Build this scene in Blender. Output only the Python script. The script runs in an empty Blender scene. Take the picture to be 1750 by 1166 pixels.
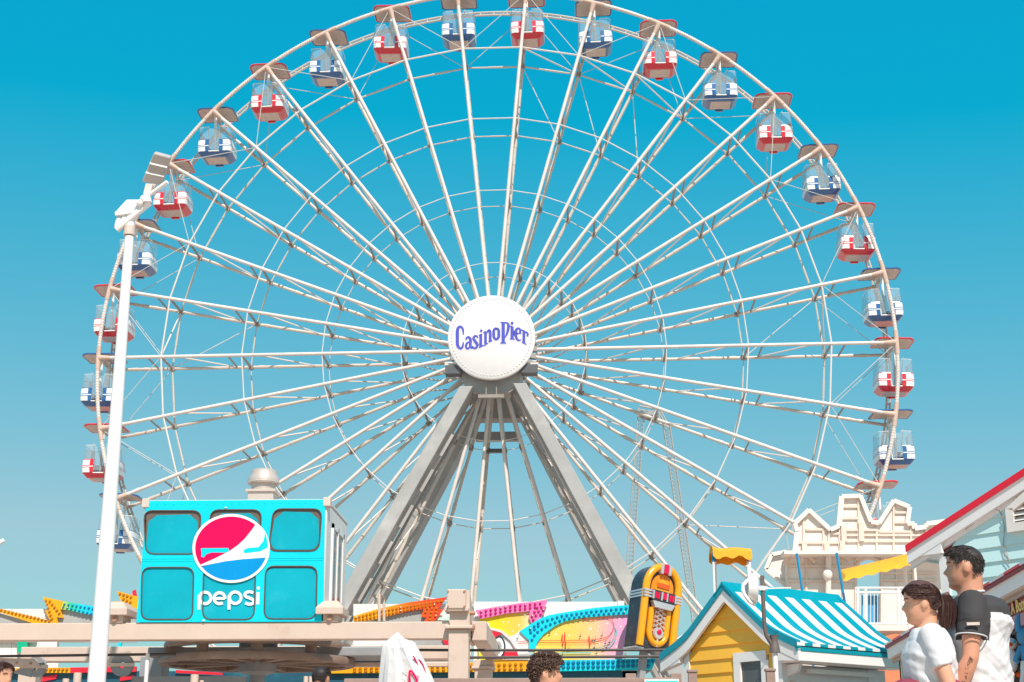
import bpy, bmesh, math, random
from mathutils import Vector, Matrix, noise
random.seed(7)
S = bpy.context.scene
COL = S.collection
PI = math.pi
sin, cos, rad = math.sin, math.cos, math.radians

# ------------------------------------------------------------------ camera
F, PITCH, YAW, CZ = 2600.0, 0.286695, 0.040175, 0.5      # focal length in photo pixels (1750 wide), tilt up, turn left
cd = bpy.data.cameras.new('camera'); cam = bpy.data.objects.new('camera', cd); COL.objects.link(cam)
cd.sensor_width = 36; cd.lens = F / 1750 * 36; cd.clip_start = 0.1; cd.clip_end = 6000
cam.location = (0, 0, CZ); cam.rotation_euler = (PI / 2 + PITCH, 0, YAW)
S.camera = cam

# ------------------------------------------------------------------ sky and sun
SUN_EL, SUN_AZ = rad(50), rad(17)                          # azimuth: right of straight behind the camera
w = bpy.data.worlds.new('World'); S.world = w; w.use_nodes = True
nt = w.node_tree; nt.nodes.clear()
sky = nt.nodes.new('ShaderNodeTexSky'); sky.sky_type = 'NISHITA'; sky.sun_disc = False
sky.sun_elevation = SUN_EL; sky.sun_rotation = PI - SUN_AZ
sky.air_density = 1.0; sky.dust_density = 0.6; sky.ozone_density = 1.6
sep = nt.nodes.new('ShaderNodeSeparateColor'); com = nt.nodes.new('ShaderNodeCombineColor')
nt.links.new(sky.outputs[0], sep.inputs[0])
EXPO, SKYS = 0.35, 0.1
SE = SKYS * 2 ** EXPO
def _math(op, a, b, clamp=False):
    n = nt.nodes.new('ShaderNodeMath'); n.operation = op; n.use_clamp = clamp
    nt.links.new(a, n.inputs[0]); n.inputs[1].default_value = b; return n.outputs[0]
# the photograph's cyan grade of the whole sky: red pulled down, green and blue flattened
r_ = _math('MINIMUM', _math('MAXIMUM', _math('SUBTRACT', _math('MULTIPLY', sep.outputs[0], 1.3), .213 / SE), 0.003 / SE), .345 / SE)
g_ = _math('MULTIPLY', _math('POWER', sep.outputs[1], .45), .726 * SE ** -.55)
b_ = _math('MULTIPLY', _math('POWER', sep.outputs[2], .125), .70 * SE ** -.875)
for i, o_ in enumerate((r_, g_, b_)): nt.links.new(o_, com.inputs[i])
bg = nt.nodes.new('ShaderNodeBackground'); bg.inputs[1].default_value = SKYS
wo = nt.nodes.new('ShaderNodeOutputWorld')
nt.links.new(com.outputs[0], bg.inputs[0]); nt.links.new(bg.outputs[0], wo.inputs[0])
sl = bpy.data.lights.new('sun', 'SUN'); sl.energy = 4.3; sl.angle = rad(0.53); sl.color = (1, 0.925, 0.86)
so = bpy.data.objects.new('sun', sl); COL.objects.link(so)
SUNV = Vector((sin(SUN_AZ) * cos(SUN_EL), -cos(SUN_AZ) * cos(SUN_EL), sin(SUN_EL)))
so.rotation_euler = SUNV.to_track_quat('Z', 'Y').to_euler(); so.location = (20, -20, 40)
S.view_settings.view_transform = 'Standard'; S.view_settings.look = 'None'
S.view_settings.exposure = EXPO; S.view_settings.gamma = 1.0

# ------------------------------------------------------------------ helpers
def ray(px, py):
    u, v = (px - 875) / F, -(py - 583) / F
    y = cos(PITCH) - v * sin(PITCH); z = sin(PITCH) + v * cos(PITCH)
    return Vector((u * cos(YAW) - y * sin(YAW), u * sin(YAW) + y * cos(YAW), z))
def at(px, py, Y):
    d = ray(px, py); t = Y / d.y
    return Vector((d.x * t, Y, d.z * t + CZ))
def onplane(px, py, P, n):
    d = ray(px, py); o = Vector((0, 0, CZ)); t = (Vector(P) - o).dot(n) / d.dot(n)
    return o + d * t

class MB:
    def __init__(s): s.v = []; s.f = []; s.m = []
    def add(s, vs, fs, mi=0):
        o = len(s.v); s.v += [tuple(p) for p in vs]
        for f in fs: s.f.append([i + o for i in f]); s.m.append(mi)
        return s
    def box(s, x0, x1, y0, y1, z0, z1, mi=0):
        vs = [(x, y, z) for z in (z0, z1) for y in (y0, y1) for x in (x0, x1)]
        return s.add(vs, [(0, 2, 3, 1), (4, 5, 7, 6), (0, 1, 5, 4), (2, 6, 7, 3), (0, 4, 6, 2), (1, 3, 7, 5)], mi)
    def bar(s, a, b, wx, wy, up=(0, 0, 1), mi=0):
        a, b = Vector(a), Vector(b); d = (b - a).normalized(); u = Vector(up)
        if abs(d.dot(u)) > .98: u = Vector((0, 1, 0))
        x = d.cross(u).normalized(); y = x.cross(d)
        vs = [p + x * sx * wx / 2 + y * sy * wy / 2 for p in (a, b) for sx, sy in ((-1, -1), (1, -1), (1, 1), (-1, 1))]
        return s.add(vs, [(3, 2, 1, 0), (4, 5, 6, 7), (0, 1, 5, 4), (1, 2, 6, 5), (2, 3, 7, 6), (3, 0, 4, 7)], mi)
    def tube(s, pts, r, n=8, closed=False, mi=0, caps=True):
        pts = [Vector(p) for p in pts]; N = len(pts)
        rs = r if isinstance(r, (list, tuple)) else [r] * N
        o = len(s.v); prev = None
        for i, p in enumerate(pts):
            if closed: d = pts[(i + 1) % N] - pts[i - 1]
            else: d = pts[min(i + 1, N - 1)] - pts[max(i - 1, 0)]
            d.normalize()
            if prev is None:
                u = Vector((0, 0, 1)) if abs(d.z) < .9 else Vector((0, 1, 0))
                x = d.cross(u).normalized()
            else:
                x = (prev - d * prev.dot(d)).normalized()
            prev = x; y = d.cross(x)
            for k in range(n):
                a = 2 * PI * k / n
                s.v.append(tuple(p + (x * cos(a) + y * sin(a)) * rs[i]))
        M = N if closed else N - 1
        for i in range(M):
            for k in range(n):
                a, b = o + i * n, o + ((i + 1) % N) * n
                s.f.append([a + k, a + (k + 1) % n, b + (k + 1) % n, b + k]); s.m.append(mi)
        if caps and not closed:
            s.f.append([o + k for k in range(n)][::-1]); s.m.append(mi)
            s.f.append([o + (N - 1) * n + k for k in range(n)]); s.m.append(mi)
        return s
    def prism(s, poly, off, mi=0):
        """poly: 3-D outline, off: extrusion vector (away from the viewer)"""
        off = Vector(off); n = len(poly); P = [Vector(p) for p in poly]
        vs = P + [p + off for p in P]
        fs = [tuple(range(n)), tuple(range(2 * n - 1, n - 1, -1))] + [(i, i + n, (i + 1) % n + n, (i + 1) % n) for i in range(n)]
        return s.add(vs, fs, mi)
    def lathe(s, prof, n=24, c=(0, 0, 0), axis='z', mi=0):
        o = len(s.v); c = Vector(c)
        for r, h in prof:
            for k in range(n):
                a = 2 * PI * k / n
                p = Vector((r * cos(a), r * sin(a), h))
                if axis == 'y': p = Vector((p.x, p.z, p.y))
                if axis == 'x': p = Vector((p.z, p.x, p.y))
                s.v.append(tuple(p + c))
        for i in range(len(prof) - 1):
            for k in range(n):
                a, b = o + i * n, o + (i + 1) * n
                s.f.append([a + k, a + (k + 1) % n, b + (k + 1) % n, b + k]); s.m.append(mi)
        return s
    def loft(s, rings, cap=True, mi=0):
        o = len(s.v); n = len(rings[0])
        for r in rings: s.v += [tuple(p) for p in r]
        for i in range(len(rings) - 1):
            for k in range(n):
                a, b = o + i * n, o + (i + 1) * n
                s.f.append([a + k, a + (k + 1) % n, b + (k + 1) % n, b + k]); s.m.append(mi)
        if cap:
            s.f.append([o + k for k in range(n)][::-1]); s.m.append(mi)
            s.f.append([o + (len(rings) - 1) * n + k for k in range(n)]); s.m.append(mi)
        return s
    def ball(s, c, rx, ry=None, rz=None, n=12, m=8, mi=0):
        ry = ry or rx; rz = rz or rx; c = Vector(c)
        rings = []
        for i in range(m + 1):
            t = PI * (i / m) * .998 + .001
            rings.append([c + Vector((rx * sin(t) * cos(2 * PI * k / n), ry * sin(t) * sin(2 * PI * k / n), -rz * cos(t))) for k in range(n)])
        return s.loft(rings, True, mi)
    def mesh(s, name, mats, smooth=False, recalc=True):
        me = bpy.data.meshes.new(name); me.from_pydata(s.v, [], s.f)
        for m in (mats if isinstance(mats, (list, tuple)) else [mats]): me.materials.append(m)
        if any(s.m): me.polygons.foreach_set('material_index', s.m)
        if recalc:
            bm = bmesh.new(); bm.from_mesh(me); bmesh.ops.recalc_face_normals(bm, faces=bm.faces); bm.to_mesh(me); bm.free()
        if smooth:
            me.polygons.foreach_set('use_smooth', [True] * len(me.polygons))
            try: me.set_sharp_from_angle(angle=rad(42))
            except Exception: pass
        me.update(); return me
    def build(s, name, mats, parent=None, smooth=False, bevel=0, recalc=True):
        return obj(name, s.mesh(name, mats, smooth, recalc), parent, bevel)
def obj(name, me, parent=None, bevel=0, loc=None, rot=None):
    o = bpy.data.objects.new(name, me); COL.objects.link(o)
    if parent: o.parent = parent
    if loc is not None: o.location = loc
    if rot is not None: o.rotation_euler = rot
    if bevel:
        b = o.modifiers.new('bevel', 'BEVEL'); b.width = bevel; b.segments = 2; b.limit_method = 'ANGLE'; b.angle_limit = rad(35)
    return o
def tag(o, label, cat, group=None, kind=None):
    if label: o['label'] = label
    if cat: o['category'] = cat
    if group: o['group'] = group
    if kind: o['kind'] = kind
    return o
def thing(name, label, cat, loc=(0, 0, 0), rot=(0, 0, 0), group=None):
    o = bpy.data.objects.new(name, None); COL.objects.link(o); o.empty_display_size = .3
    o.location = loc; o.rotation_euler = rot
    return tag(o, label, cat, group)
def copy_tree(o, parent=None):
    c = o.copy(); COL.objects.link(c); c.parent = parent
    for ch in list(o.children): copy_tree(ch, c)
    return c
def split_mesh(me):
    """the loose pieces of a mesh as meshes of their own"""
    bm = bmesh.new(); bm.from_mesh(me); bmesh.ops.remove_doubles(bm, verts=bm.verts, dist=1e-4)
    seen, out = set(), []
    for f0 in bm.faces:
        if f0.index in seen: continue
        st, comp = [f0], []
        seen.add(f0.index)
        while st:
            f = st.pop(); comp.append(f)
            for e in f.edges:
                for g2 in e.link_faces:
                    if g2.index not in seen: seen.add(g2.index); st.append(g2)
        vs = {}; fs = []
        for f in comp: fs.append([vs.setdefault(v, len(vs)) for v in f.verts])
        n = bpy.data.meshes.new(me.name); n.from_pydata([tuple(v.co) for v in vs], [], fs)
        for m_ in me.materials: n.materials.append(m_)
        n.polygons.foreach_set('use_smooth', [True] * len(n.polygons)); n.set_sharp_from_angle(angle=rad(42)); out.append(n)
    bm.free(); return out
def ribbon(pts, mi=0):
    """flat stroke in 2-D: pts (x, y, width) -> list of quads as 2-D polygons"""
    L, R = [], []
    for i, (x, y, wd) in enumerate(pts):
        a, b = pts[max(i - 1, 0)], pts[min(i + 1, len(pts) - 1)]
        dx, dy = b[0] - a[0], b[1] - a[1]; l = math.hypot(dx, dy) or 1
        L.append((x - dy / l * wd / 2, y + dx / l * wd / 2)); R.append((x + dy / l * wd / 2, y - dx / l * wd / 2))
    return [(L[i], L[i + 1], R[i + 1], R[i]) for i in range(len(pts) - 1)]
def smooth_pts(pts, n=4):
    """Catmull-Rom through (x, y, w) points"""
    out = []
    for i in range(len(pts) - 1):
        p0, p1, p2, p3 = pts[max(i - 1, 0)], pts[i], pts[i + 1], pts[min(i + 2, len(pts) - 1)]
        for k in range(n):
            t = k / n
            out.append(tuple(.5 * (2 * b + (c - a) * t + (2 * a - 5 * b + 4 * c - d) * t * t + (3 * b - a - 3 * c + d) * t ** 3) for a, b, c, d in zip(p0, p1, p2, p3)))
    return out + [pts[-1]]

# ------------------------------------------------------------------ materials
def mat(name, col, rough=.5, metal=0., vary=.12, scale=3., bump=0., bscale=40., spec=.5, dirt=None, dirt_amt=.0, dirt_scale=1.5, coat=0.):
    m = bpy.data.materials.new(name); m.use_nodes = True; n = m.node_tree.nodes; l = m.node_tree.links
    b = n['Principled BSDF']; b.inputs['Roughness'].default_value = rough; b.inputs['Metallic'].default_value = metal
    b.inputs['Specular IOR Level'].default_value = spec
    if coat: b.inputs['Coat Weight'].default_value = coat; b.inputs['Coat Roughness'].default_value = .15
    tc = n.new('ShaderNodeTexCoord')
    nz = n.new('ShaderNodeTexNoise'); nz.inputs['Scale'].default_value = scale; nz.inputs['Detail'].default_value = 6; nz.inputs['Roughness'].default_value = .65
    l.new(tc.outputs['Object'], nz.inputs['Vector'])
    mr = n.new('ShaderNodeMapRange'); mr.inputs[1].default_value = .25; mr.inputs[2].default_value = .75
    mr.inputs[3].default_value = 1 - vary; mr.inputs[4].default_value = 1 + vary * .4
    l.new(nz.outputs[0], mr.inputs[0])
    mx = n.new('ShaderNodeMix'); mx.data_type = 'RGBA'; mx.blend_type = 'MULTIPLY'; mx.inputs[0].default_value = 1
    mx.inputs[6].default_value = (*col, 1); l.new(mr.outputs[0], mx.inputs[7])
    out = mx.outputs[2]
    if dirt:
        n2 = n.new('ShaderNodeTexNoise'); n2.inputs['Scale'].default_value = dirt_scale; n2.inputs['Detail'].default_value = 8; n2.inputs['Roughness'].default_value = .75
        l.new(tc.outputs['Object'], n2.inputs['Vector'])
        r2 = n.new('ShaderNodeMapRange'); r2.inputs[1].default_value = .55; r2.inputs[2].default_value = .75; r2.inputs[3].default_value = 0; r2.inputs[4].default_value = dirt_amt
        l.new(n2.outputs[0], r2.inputs[0])
        m2 = n.new('ShaderNodeMix'); m2.data_type = 'RGBA'; l.new(r2.outputs[0], m2.inputs[0]); l.new(out, m2.inputs[6]); m2.inputs[7].default_value = (*dirt, 1)
        out = m2.outputs[2]
    l.new(out, b.inputs['Base Color'])
    if bump:
        n3 = n.new('ShaderNodeTexNoise'); n3.inputs['Scale'].default_value = bscale; n3.inputs['Detail'].default_value = 5
        l.new(tc.outputs['Object'], n3.inputs['Vector'])
        bp = n.new('ShaderNodeBump'); bp.inputs['Strength'].default_value = bump; bp.inputs['Distance'].default_value = .01
        l.new(n3.outputs[0], bp.inputs['Height']); l.new(bp.outputs[0], b.inputs['Normal'])
    return m
def glass(name, tint=(.9, .95, .96), haze=.08, spec=.9):
    m = bpy.data.materials.new(name); m.use_nodes = True; n = m.node_tree.nodes; l = m.node_tree.links; n.clear()
    t = n.new('ShaderNodeBsdfTransparent'); t.inputs[0].default_value = (*tint, 1)
    d = n.new('ShaderNodeBsdfDiffuse'); d.inputs[0].default_value = (.8, .82, .84, 1)
    g = n.new('ShaderNodeBsdfGlossy'); g.inputs['Roughness'].default_value = .03
    fr = n.new('ShaderNodeFresnel'); fr.inputs[0].default_value = 1.45
    ml = n.new('ShaderNodeMath'); ml.operation = 'MULTIPLY'; ml.inputs[1].default_value = spec; l.new(fr.outputs[0], ml.inputs[0])
    a = n.new('ShaderNodeMixShader'); a.inputs[0].default_value = haze; l.new(t.outputs[0], a.inputs[1]); l.new(d.outputs[0], a.inputs[2])
    c = n.new('ShaderNodeMixShader'); l.new(ml.outputs[0], c.inputs[0]); l.new(a.outputs[0], c.inputs[1]); l.new(g.outputs[0], c.inputs[2])
    o = n.new('ShaderNodeOutputMaterial'); l.new(c.outputs[0], o.inputs[0]); return m
def ramp_mat(name, stops, x0, x1, rough=.45, axis=0, speck=0.):
    """printed / painted colour running along one axis of the object's own coordinates"""
    m = bpy.data.materials.new(name); m.use_nodes = True; n = m.node_tree.nodes; l = m.node_tree.links
    b = n['Principled BSDF']; b.inputs['Roughness'].default_value = rough
    tc = n.new('ShaderNodeTexCoord'); sp = n.new('ShaderNodeSeparateXYZ'); l.new(tc.outputs['Object'], sp.inputs[0])
    nz = n.new('ShaderNodeTexNoise'); nz.inputs['Scale'].default_value = 2.5; nz.inputs['Detail'].default_value = 4; l.new(tc.outputs['Object'], nz.inputs['Vector'])
    ad = n.new('ShaderNodeMath'); ad.operation = 'MULTIPLY_ADD'; ad.inputs[1].default_value = speck; l.new(nz.outputs[0], ad.inputs[0]); l.new(sp.outputs[axis], ad.inputs[2])
    mr = n.new('ShaderNodeMapRange'); mr.inputs[1].default_value = x0 + speck * .5; mr.inputs[2].default_value = x1 + speck * .5; l.new(ad.outputs[0], mr.inputs[0])
    cr = n.new('ShaderNodeValToRGB'); e = cr.color_ramp.elements
    while len(e) < len(stops): e.new(.5)
    for el, (p, c) in zip(e, stops): el.position = p; el.color = (*c, 1)
    l.new(mr.outputs[0], cr.inputs[0]); l.new(cr.outputs[0], b.inputs['Base Color']); return m

M = {}
M['steel'] = mat('white painted steel', (.70, .63, .58), .42, vary=.16, scale=1.6, dirt=(.5, .34, .24), dirt_amt=.25, dirt_scale=.6)
M['steel2'] = mat('galvanised steel tube', (.60, .51, .43), .45, vary=.12, scale=1, dirt=(.36, .27, .2), dirt_amt=.3, dirt_scale=.5)
M['strut'] = mat('grey strut paint', (.30, .26, .23), .55, vary=.2)
M['cable'] = mat('steel cable', (.55, .53, .50), .5)
M['rim'] = mat('rim tube with lamp ribs', (.72, .63, .57), .4, vary=.2, scale=9, dirt=(.45, .2, .12), dirt_amt=.45, dirt_scale=2.5)
M['rust'] = mat('rusty joint', (.46, .24, .15), .75, vary=.35, scale=8)
M['joint'] = mat('rust stained joint', (.62, .44, .35), .6, vary=.3, scale=6, dirt=(.4, .17, .1), dirt_amt=.6, dirt_scale=3)
M['leg'] = mat('grey weathered girder paint', (.36, .345, .33), .55, vary=.2, scale=.7, dirt=(.50, .48, .46), dirt_amt=.7, dirt_scale=.35, bump=.05, bscale=6)
M['darkgrey'] = mat('dark grey housing', (.10, .10, .11), .5, vary=.3)
M['midgrey'] = mat('mid grey sheet metal', (.30, .31, .32), .5, vary=.25, scale=1.5, dirt=(.2, .17, .15), dirt_amt=.5)
M['disc'] = mat('white sign board', (.76, .73, .72), .5, vary=.05, spec=.25, dirt=(.66, .6, .55), dirt_amt=.25, dirt_scale=.8)
M['red'] = mat('red fibreglass', (.66, .015, .035), .25, vary=.08, coat=.6)
M['blue'] = mat('navy fibreglass', (.025, .12, .32), .25, vary=.1, coat=.6)
M['white'] = mat('white fibreglass', (.84, .82, .79), .3, vary=.06, coat=.4)
M['under'] = mat('beige underside panel', (.64, .52, .45), .6, vary=.12, scale=4)
M['plexi'] = glass('plexiglass', (.93, .96, .97), .17, .9)
M['seat'] = mat('pale seat', (.45, .5, .55), .6)
M['ink'] = mat('violet blue print', (.085, .095, .46), .6, vary=.05, spec=.15)
M['pinkline'] = mat('pale pink print', (.80, .60, .60), .5, vary=.05)
M['bulb'] = mat('small pale lamp caps', (.74, .69, .66), .4)
M['polewhite'] = mat('white pole paint', (.86, .82, .79), .35, vary=.06, dirt=(.6, .5, .42), dirt_amt=.25, dirt_scale=.8)
M['lampgrey'] = mat('floodlight housing', (.50, .45, .41), .5, vary=.12)
M['lampglass'] = mat('floodlight lens', (.42, .37, .34), .15, vary=.1)
M['beige'] = mat('beige beam paint', (.62, .475, .39), .5, vary=.1, scale=1.4, dirt=(.44, .25, .15), dirt_amt=.55, dirt_scale=1.7, bump=.05, bscale=12)
M['rope'] = mat('greasy haul rope', (.07, .055, .05), .6)
M['brownsteel'] = mat('brown bull wheel paint', (.30, .20, .15), .5, vary=.35, scale=4, dirt=(.1, .08, .07), dirt_amt=.6)
M['cyan'] = mat('cyan vinyl wrap', (.0, .60, .72), .45, vary=.10, scale=1.1, spec=.25, dirt=(.05, .40, .46), dirt_amt=.35, dirt_scale=2.2)
M['cyanwin'] = mat('cyan film over window', (.0, .38, .48), .35, vary=.2, scale=1.0, spec=.3, dirt=(.03, .44, .53), dirt_amt=.7, dirt_scale=1.6)
M['windowbrown'] = mat('bare brown glass', (.16, .12, .10), .12, vary=.2)
M['gasket'] = mat('rubber window gasket', (.09, .06, .05), .6)
M['logored'] = mat('crimson print', (.72, .0, .085), .5, vary=.08, spec=.15)
M['logoblue'] = mat('blue print', (.0, .27, .62), .5, vary=.08, spec=.15)
M['logowhite'] = mat('white print', (.78, .76, .75), .5, vary=.04, spec=.2)
M['cabwhite'] = mat('off white cabin side', (.74, .70, .66), .5, vary=.12, dirt=(.5, .45, .4), dirt_amt=.35)
M['facwhite'] = mat('white facade board', (.80, .75, .70), .55, vary=.08, scale=1.5, dirt=(.6, .5, .42), dirt_amt=.3)
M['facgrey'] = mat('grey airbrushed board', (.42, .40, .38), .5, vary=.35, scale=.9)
M['orange'] = mat('orange lamp panel', (.85, .38, .005), .35, vary=.08)
M['ochre'] = mat('amber lamp reflector', (.55, .17, .0), .4)
M['navy'] = mat('dark teal painted board', (.01, .09, .14), .5, vary=.3, scale=3, dirt=(.02, .25, .22), dirt_amt=.7, dirt_scale=3)
M['pinkpanel'] = mat('pink lamp panel', (.85, .18, .42), .35, vary=.08)
M['magenta'] = mat('magenta lamp reflector', (.55, .0, .16), .4)
M['cyanpanel'] = mat('turquoise lamp panel', (.0, .62, .72), .35, vary=.06)
M['bluecup'] = mat('blue lamp reflector', (.0, .17, .38), .4)
M['artyellow'] = ramp_mat('airbrushed yellow', [(0, (.75, .70, .02)), (.35, (.82, .58, .0)), (.8, (.82, .50, .08)), (1, (.8, .66, .4))], -.5, .55, speck=.3)
M['artpink'] = ramp_mat('airbrushed yellow to pink', [(0, (.55, .75, .60)), (.14, (.82, .60, .08)), (.45, (.84, .54, .10)), (.66, (.84, .50, .24)), (.8, (.84, .38, .44)), (1, (.70, .32, .62))], .40, 2.5, speck=.35)
M['artred'] = mat('red line print', (.78, .05, .03), .4)
M['artteal'] = mat('teal line print', (.0, .45, .55), .4)
M['artdark'] = mat('dark note print', (.08, .12, .14), .5)
M['green'] = mat('green print', (.0, .42, .22), .4)
M['spark'] = mat('white sparkle print', (.86, .80, .66), .4, vary=0)
M['jukeblack'] = mat('black jukebox shell', (.035, .035, .045), .3, vary=.2, dirt=(.3, .3, .3), dirt_amt=.5, dirt_scale=9)
M['jukeyellow'] = mat('amber tube', (.86, .34, .0), .25, vary=.06, coat=.5)
M['jukeorange'] = mat('plain orange panel', (.82, .24, .01), .35, vary=.1)  # even orange, no emission
M['chrome'] = mat('chrome trim', (.66, .62, .62), .25, metal=.5, vary=.15)
M['jukered'] = mat('red jewel', (.65, .005, .06), .25)
M['yellow'] = mat('yellow clapboard paint', (.93, .47, .04), .5, vary=.07, scale=2)
M['trim'] = mat('white trim paint', (.82, .77, .74), .45, vary=.06, dirt=(.6, .52, .46), dirt_amt=.2)
M['teal'] = mat('turquoise metal roofing', (.0, .28, .35), .45, vary=.12, scale=1.5, spec=.3, dirt=(.1, .3, .34), dirt_amt=.3)
M['tealdark'] = mat('teal rake trim', (.0, .27, .36), .4, vary=.06)
M['roofwhite'] = mat('white metal roofing', (.78, .74, .71), .45, vary=.08, spec=.3, dirt=(.6, .55, .5), dirt_amt=.35)
M['darkgap'] = mat('dark slot', (.03, .03, .035), .6)
M['windowdark'] = glass('tinted window', (.35, .36, .36), .12, 1.0)
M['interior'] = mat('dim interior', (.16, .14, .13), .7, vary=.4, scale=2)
M['iron'] = mat('rusting iron post', (.14, .11, .10), .6, vary=.3, scale=6, dirt=(.38, .16, .06), dirt_amt=.7, dirt_scale=4)
M['fabric'] = mat('yellow awning cloth', (.86, .37, .015), .8, vary=.08)
M['castle'] = mat('cream plywood', (.78, .685, .615), .6, vary=.07, scale=1.2, dirt=(.7, .5, .36), dirt_amt=.3, dirt_scale=1)
M['ribshade'] = mat('cream batten with shadow tan', (.74, .58, .48), .6, vary=.1)  # the ribs' warm shadow tone is put into this colour
M['bluepole'] = mat('blue pole paint', (.0, .26, .50), .4, vary=.2)
M['bluedoor'] = mat('blue slatted door', (.05, .34, .62), .5, vary=.2)
M['mint'] = mat('pale mint clapboard', (.56, .76, .74), .5, vary=.05, scale=2)
M['redtrim'] = mat('red edge trim', (.76, .012, .035), .4, vary=.05)
M['louvre'] = mat('cream louvre', (.80, .72, .65), .5)
M['wire'] = mat('thin wire', (.35, .26, .22), .6)
M['stallsoffit'] = mat('tan soffit board', (.42, .33, .27), .6, vary=.2, scale=2)
M['maroon'] = mat('maroon sign board', (.22, .012, .025), .5, vary=.15)
M['pinkband'] = mat('mauve sign band', (.45, .22, .28), .5, vary=.15)
M['gold'] = mat('gold lettering', (.80, .48, .12), .4)
M['plushblack'] = mat('black plush', (.012, .012, .016), .95, bump=.6, bscale=120)
M['plushwhite'] = mat('white plush', (.74, .72, .72), .95, bump=.5, bscale=120)
M['plushblue'] = mat('blue plush', (.07, .27, .48), .95, bump=.6, bscale=120)
M['plushorange'] = mat('orange felt', (.85, .10, .01), .9)
M['eye'] = mat('dark eye', (.01, .01, .012), .1, vary=0)
M['wood'] = mat('weathered brown rail', (.33, .22, .18), .7, vary=.2, scale=6, bump=.1, bscale=30)
M['terracotta'] = mat('terracotta roof', (.66, .20, .09), .7, vary=.15)
M['lattice'] = mat('pale lattice steel', (.46, .42, .38), .5, vary=.25, scale=.4)
M['canvas'] = mat('white umbrella canvas', (.62, .59, .58), .8, vary=.05, bump=.1, bscale=30)
M['silver'] = mat('brushed vent metal', (.62, .50, .43), .35, metal=.25, vary=.12)
M['skin'] = mat('skin', (.60, .27, .165), .5, vary=.12, scale=12, bump=.05, bscale=160)
M['skinlight'] = mat('light skin', (.70, .34, .21), .5, vary=.1, scale=12, bump=.05, bscale=160)
M['lip'] = mat('lips', (.38, .11, .08), .45)
M['hairblack'] = mat('black hair', (.03, .019, .016), .62, vary=.4, scale=30)
M['hairbrown'] = mat('dark brown hair', (.10, .042, .034), .58, vary=.4, scale=30)
M['haircurl'] = mat('brown curly hair', (.10, .045, .028), .5, vary=.5, scale=40)
M['shirtwhite'] = mat('white cotton', (.66, .64, .65), .9, vary=.05, bump=.7, bscale=11, spec=.15)
M['shirtblack'] = mat('charcoal cotton', (.045, .04, .042), .85, vary=.1, bump=.25, bscale=14)
M['denim'] = mat('dark trousers', (.05, .06, .09), .85, vary=.2)
M['wine'] = mat('wine red cloth', (.25, .03, .06), .8, vary=.2)
M['tattoo'] = mat('tattoo ink', (.16, .075, .055), .6)
M['concrete'] = mat('concrete footing', (.4, .38, .36), .8, vary=.2)
M['boards'] = mat('pale warm boardwalk', (.60, .43, .345), .8, vary=.25, scale=1.2, bump=.2, bscale=8)  # pale warm tone set to bounce warm fill light onto undersides

# ------------------------------------------------------------------ ground
g = MB(); R0 = 4000
g.add([(-R0, -R0, 0), (R0, -R0, 0), (R0, R0, 0), (-R0, R0, 0)], [(0, 1, 2, 3)])
tag(g.build('ground', M['boards']), 'pale tan boardwalk ground under the whole fairground', None, kind='structure')

# ------------------------------------------------------------------ ferris wheel
HX, HZ, WY, RW, NG = -3.38, 18.97, 65.0, 17.52, 34
PH = -0.10119
wheel = thing('ferris_wheel', 'giant white ferris wheel with round sign at its hub', 'ferris wheel', (HX, WY, 0))
def ang(k): return PH + k * 2 * PI / NG
YF, YB = -1.0, 1.0
RINGS = (.84, .635, .432, .233)
def wobj(name, me, k): return obj(name, me, wheel, loc=(0, 0, HZ), rot=(0, ang(k), 0))
def rpt(r, da, y):                       # point at radius r, da sectors away from straight up
    a = da * 2 * PI / NG
    return Vector((r * sin(a), y, r * cos(a)))
# one mesh for each kind of member, turned round the axle
sp_f = MB().tube([(0, YF, 1.2), (0, YF, RW)], .080, 10).mesh('spoke', M['steel'], True)
m = MB().tube([(0, YB, 1.2), (0, YB, RW)], .072, 8)
for r in (.93, .90, .6, .55, .38): m.tube([(0, YB, RW * r), (0, YB, RW * r + .25)], .086, 8)
sp_b = m.mesh('back_spoke', M['steel2'], True)
rimf = MB(); pts = [rpt(RW, i / 8, YF) for i in range(9)]
rimf.tube(pts, .082, 10)
for i in range(26): rimf.tube([rpt(RW, (i + .3) / 26, YF), rpt(RW, (i + .62) / 26, YF)], .094, 8)
rim_f = rimf.mesh('rim_segment', M['rim'], True)
m = MB()
for dr in (-.075, .075): m.tube([rpt(RW + dr, i / 8, YB) for i in range(9)], .05, 6)
for i in range(5): m.tube([rpt(RW - .075, (i + .5) / 5, YB), rpt(RW + .075, (i + .5) / 5, YB)], .04, 6)
rim_b = m.mesh('rim_segment', M['steel2'], True)
jm = MB().tube([rpt(RW, -.16, YF), rpt(RW, 0, YF), rpt(RW, .16, YF)], .105, 10)
jm.tube([(0, YF, RW - .55), (0, YF, RW - .05)], [.085, .14], 10)
jmesh = jm.mesh('rim_joint', M['joint'], True)
plate = MB().tube([(-.075, YF, RW - 1.1), (.0, YF, RW - .15)], .03, 6).tube([(.075, YF, RW - 1.1), (0, YF, RW - .15)], .03, 6).mesh('spoke_fork', M['steel'], True)
rbars = {}
for i, r in enumerate(RINGS):
    rr = (.039, .028, .021, .017)[i]
    for y in (YF, YB):
        a, b = rpt(RW * r, 0, y), rpt(RW * r, 1, y)
        mm = MB().tube([a, b], rr, 6)
        if y == YB and i < 2: mm.tube([a.lerp(b, .40), a.lerp(b, .72)], rr * 1.25, 6)
        rbars[i, y] = mm.mesh('ring_bar', M['steel'] if y == YF else M['steel2'], True)
struts = {}
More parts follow.
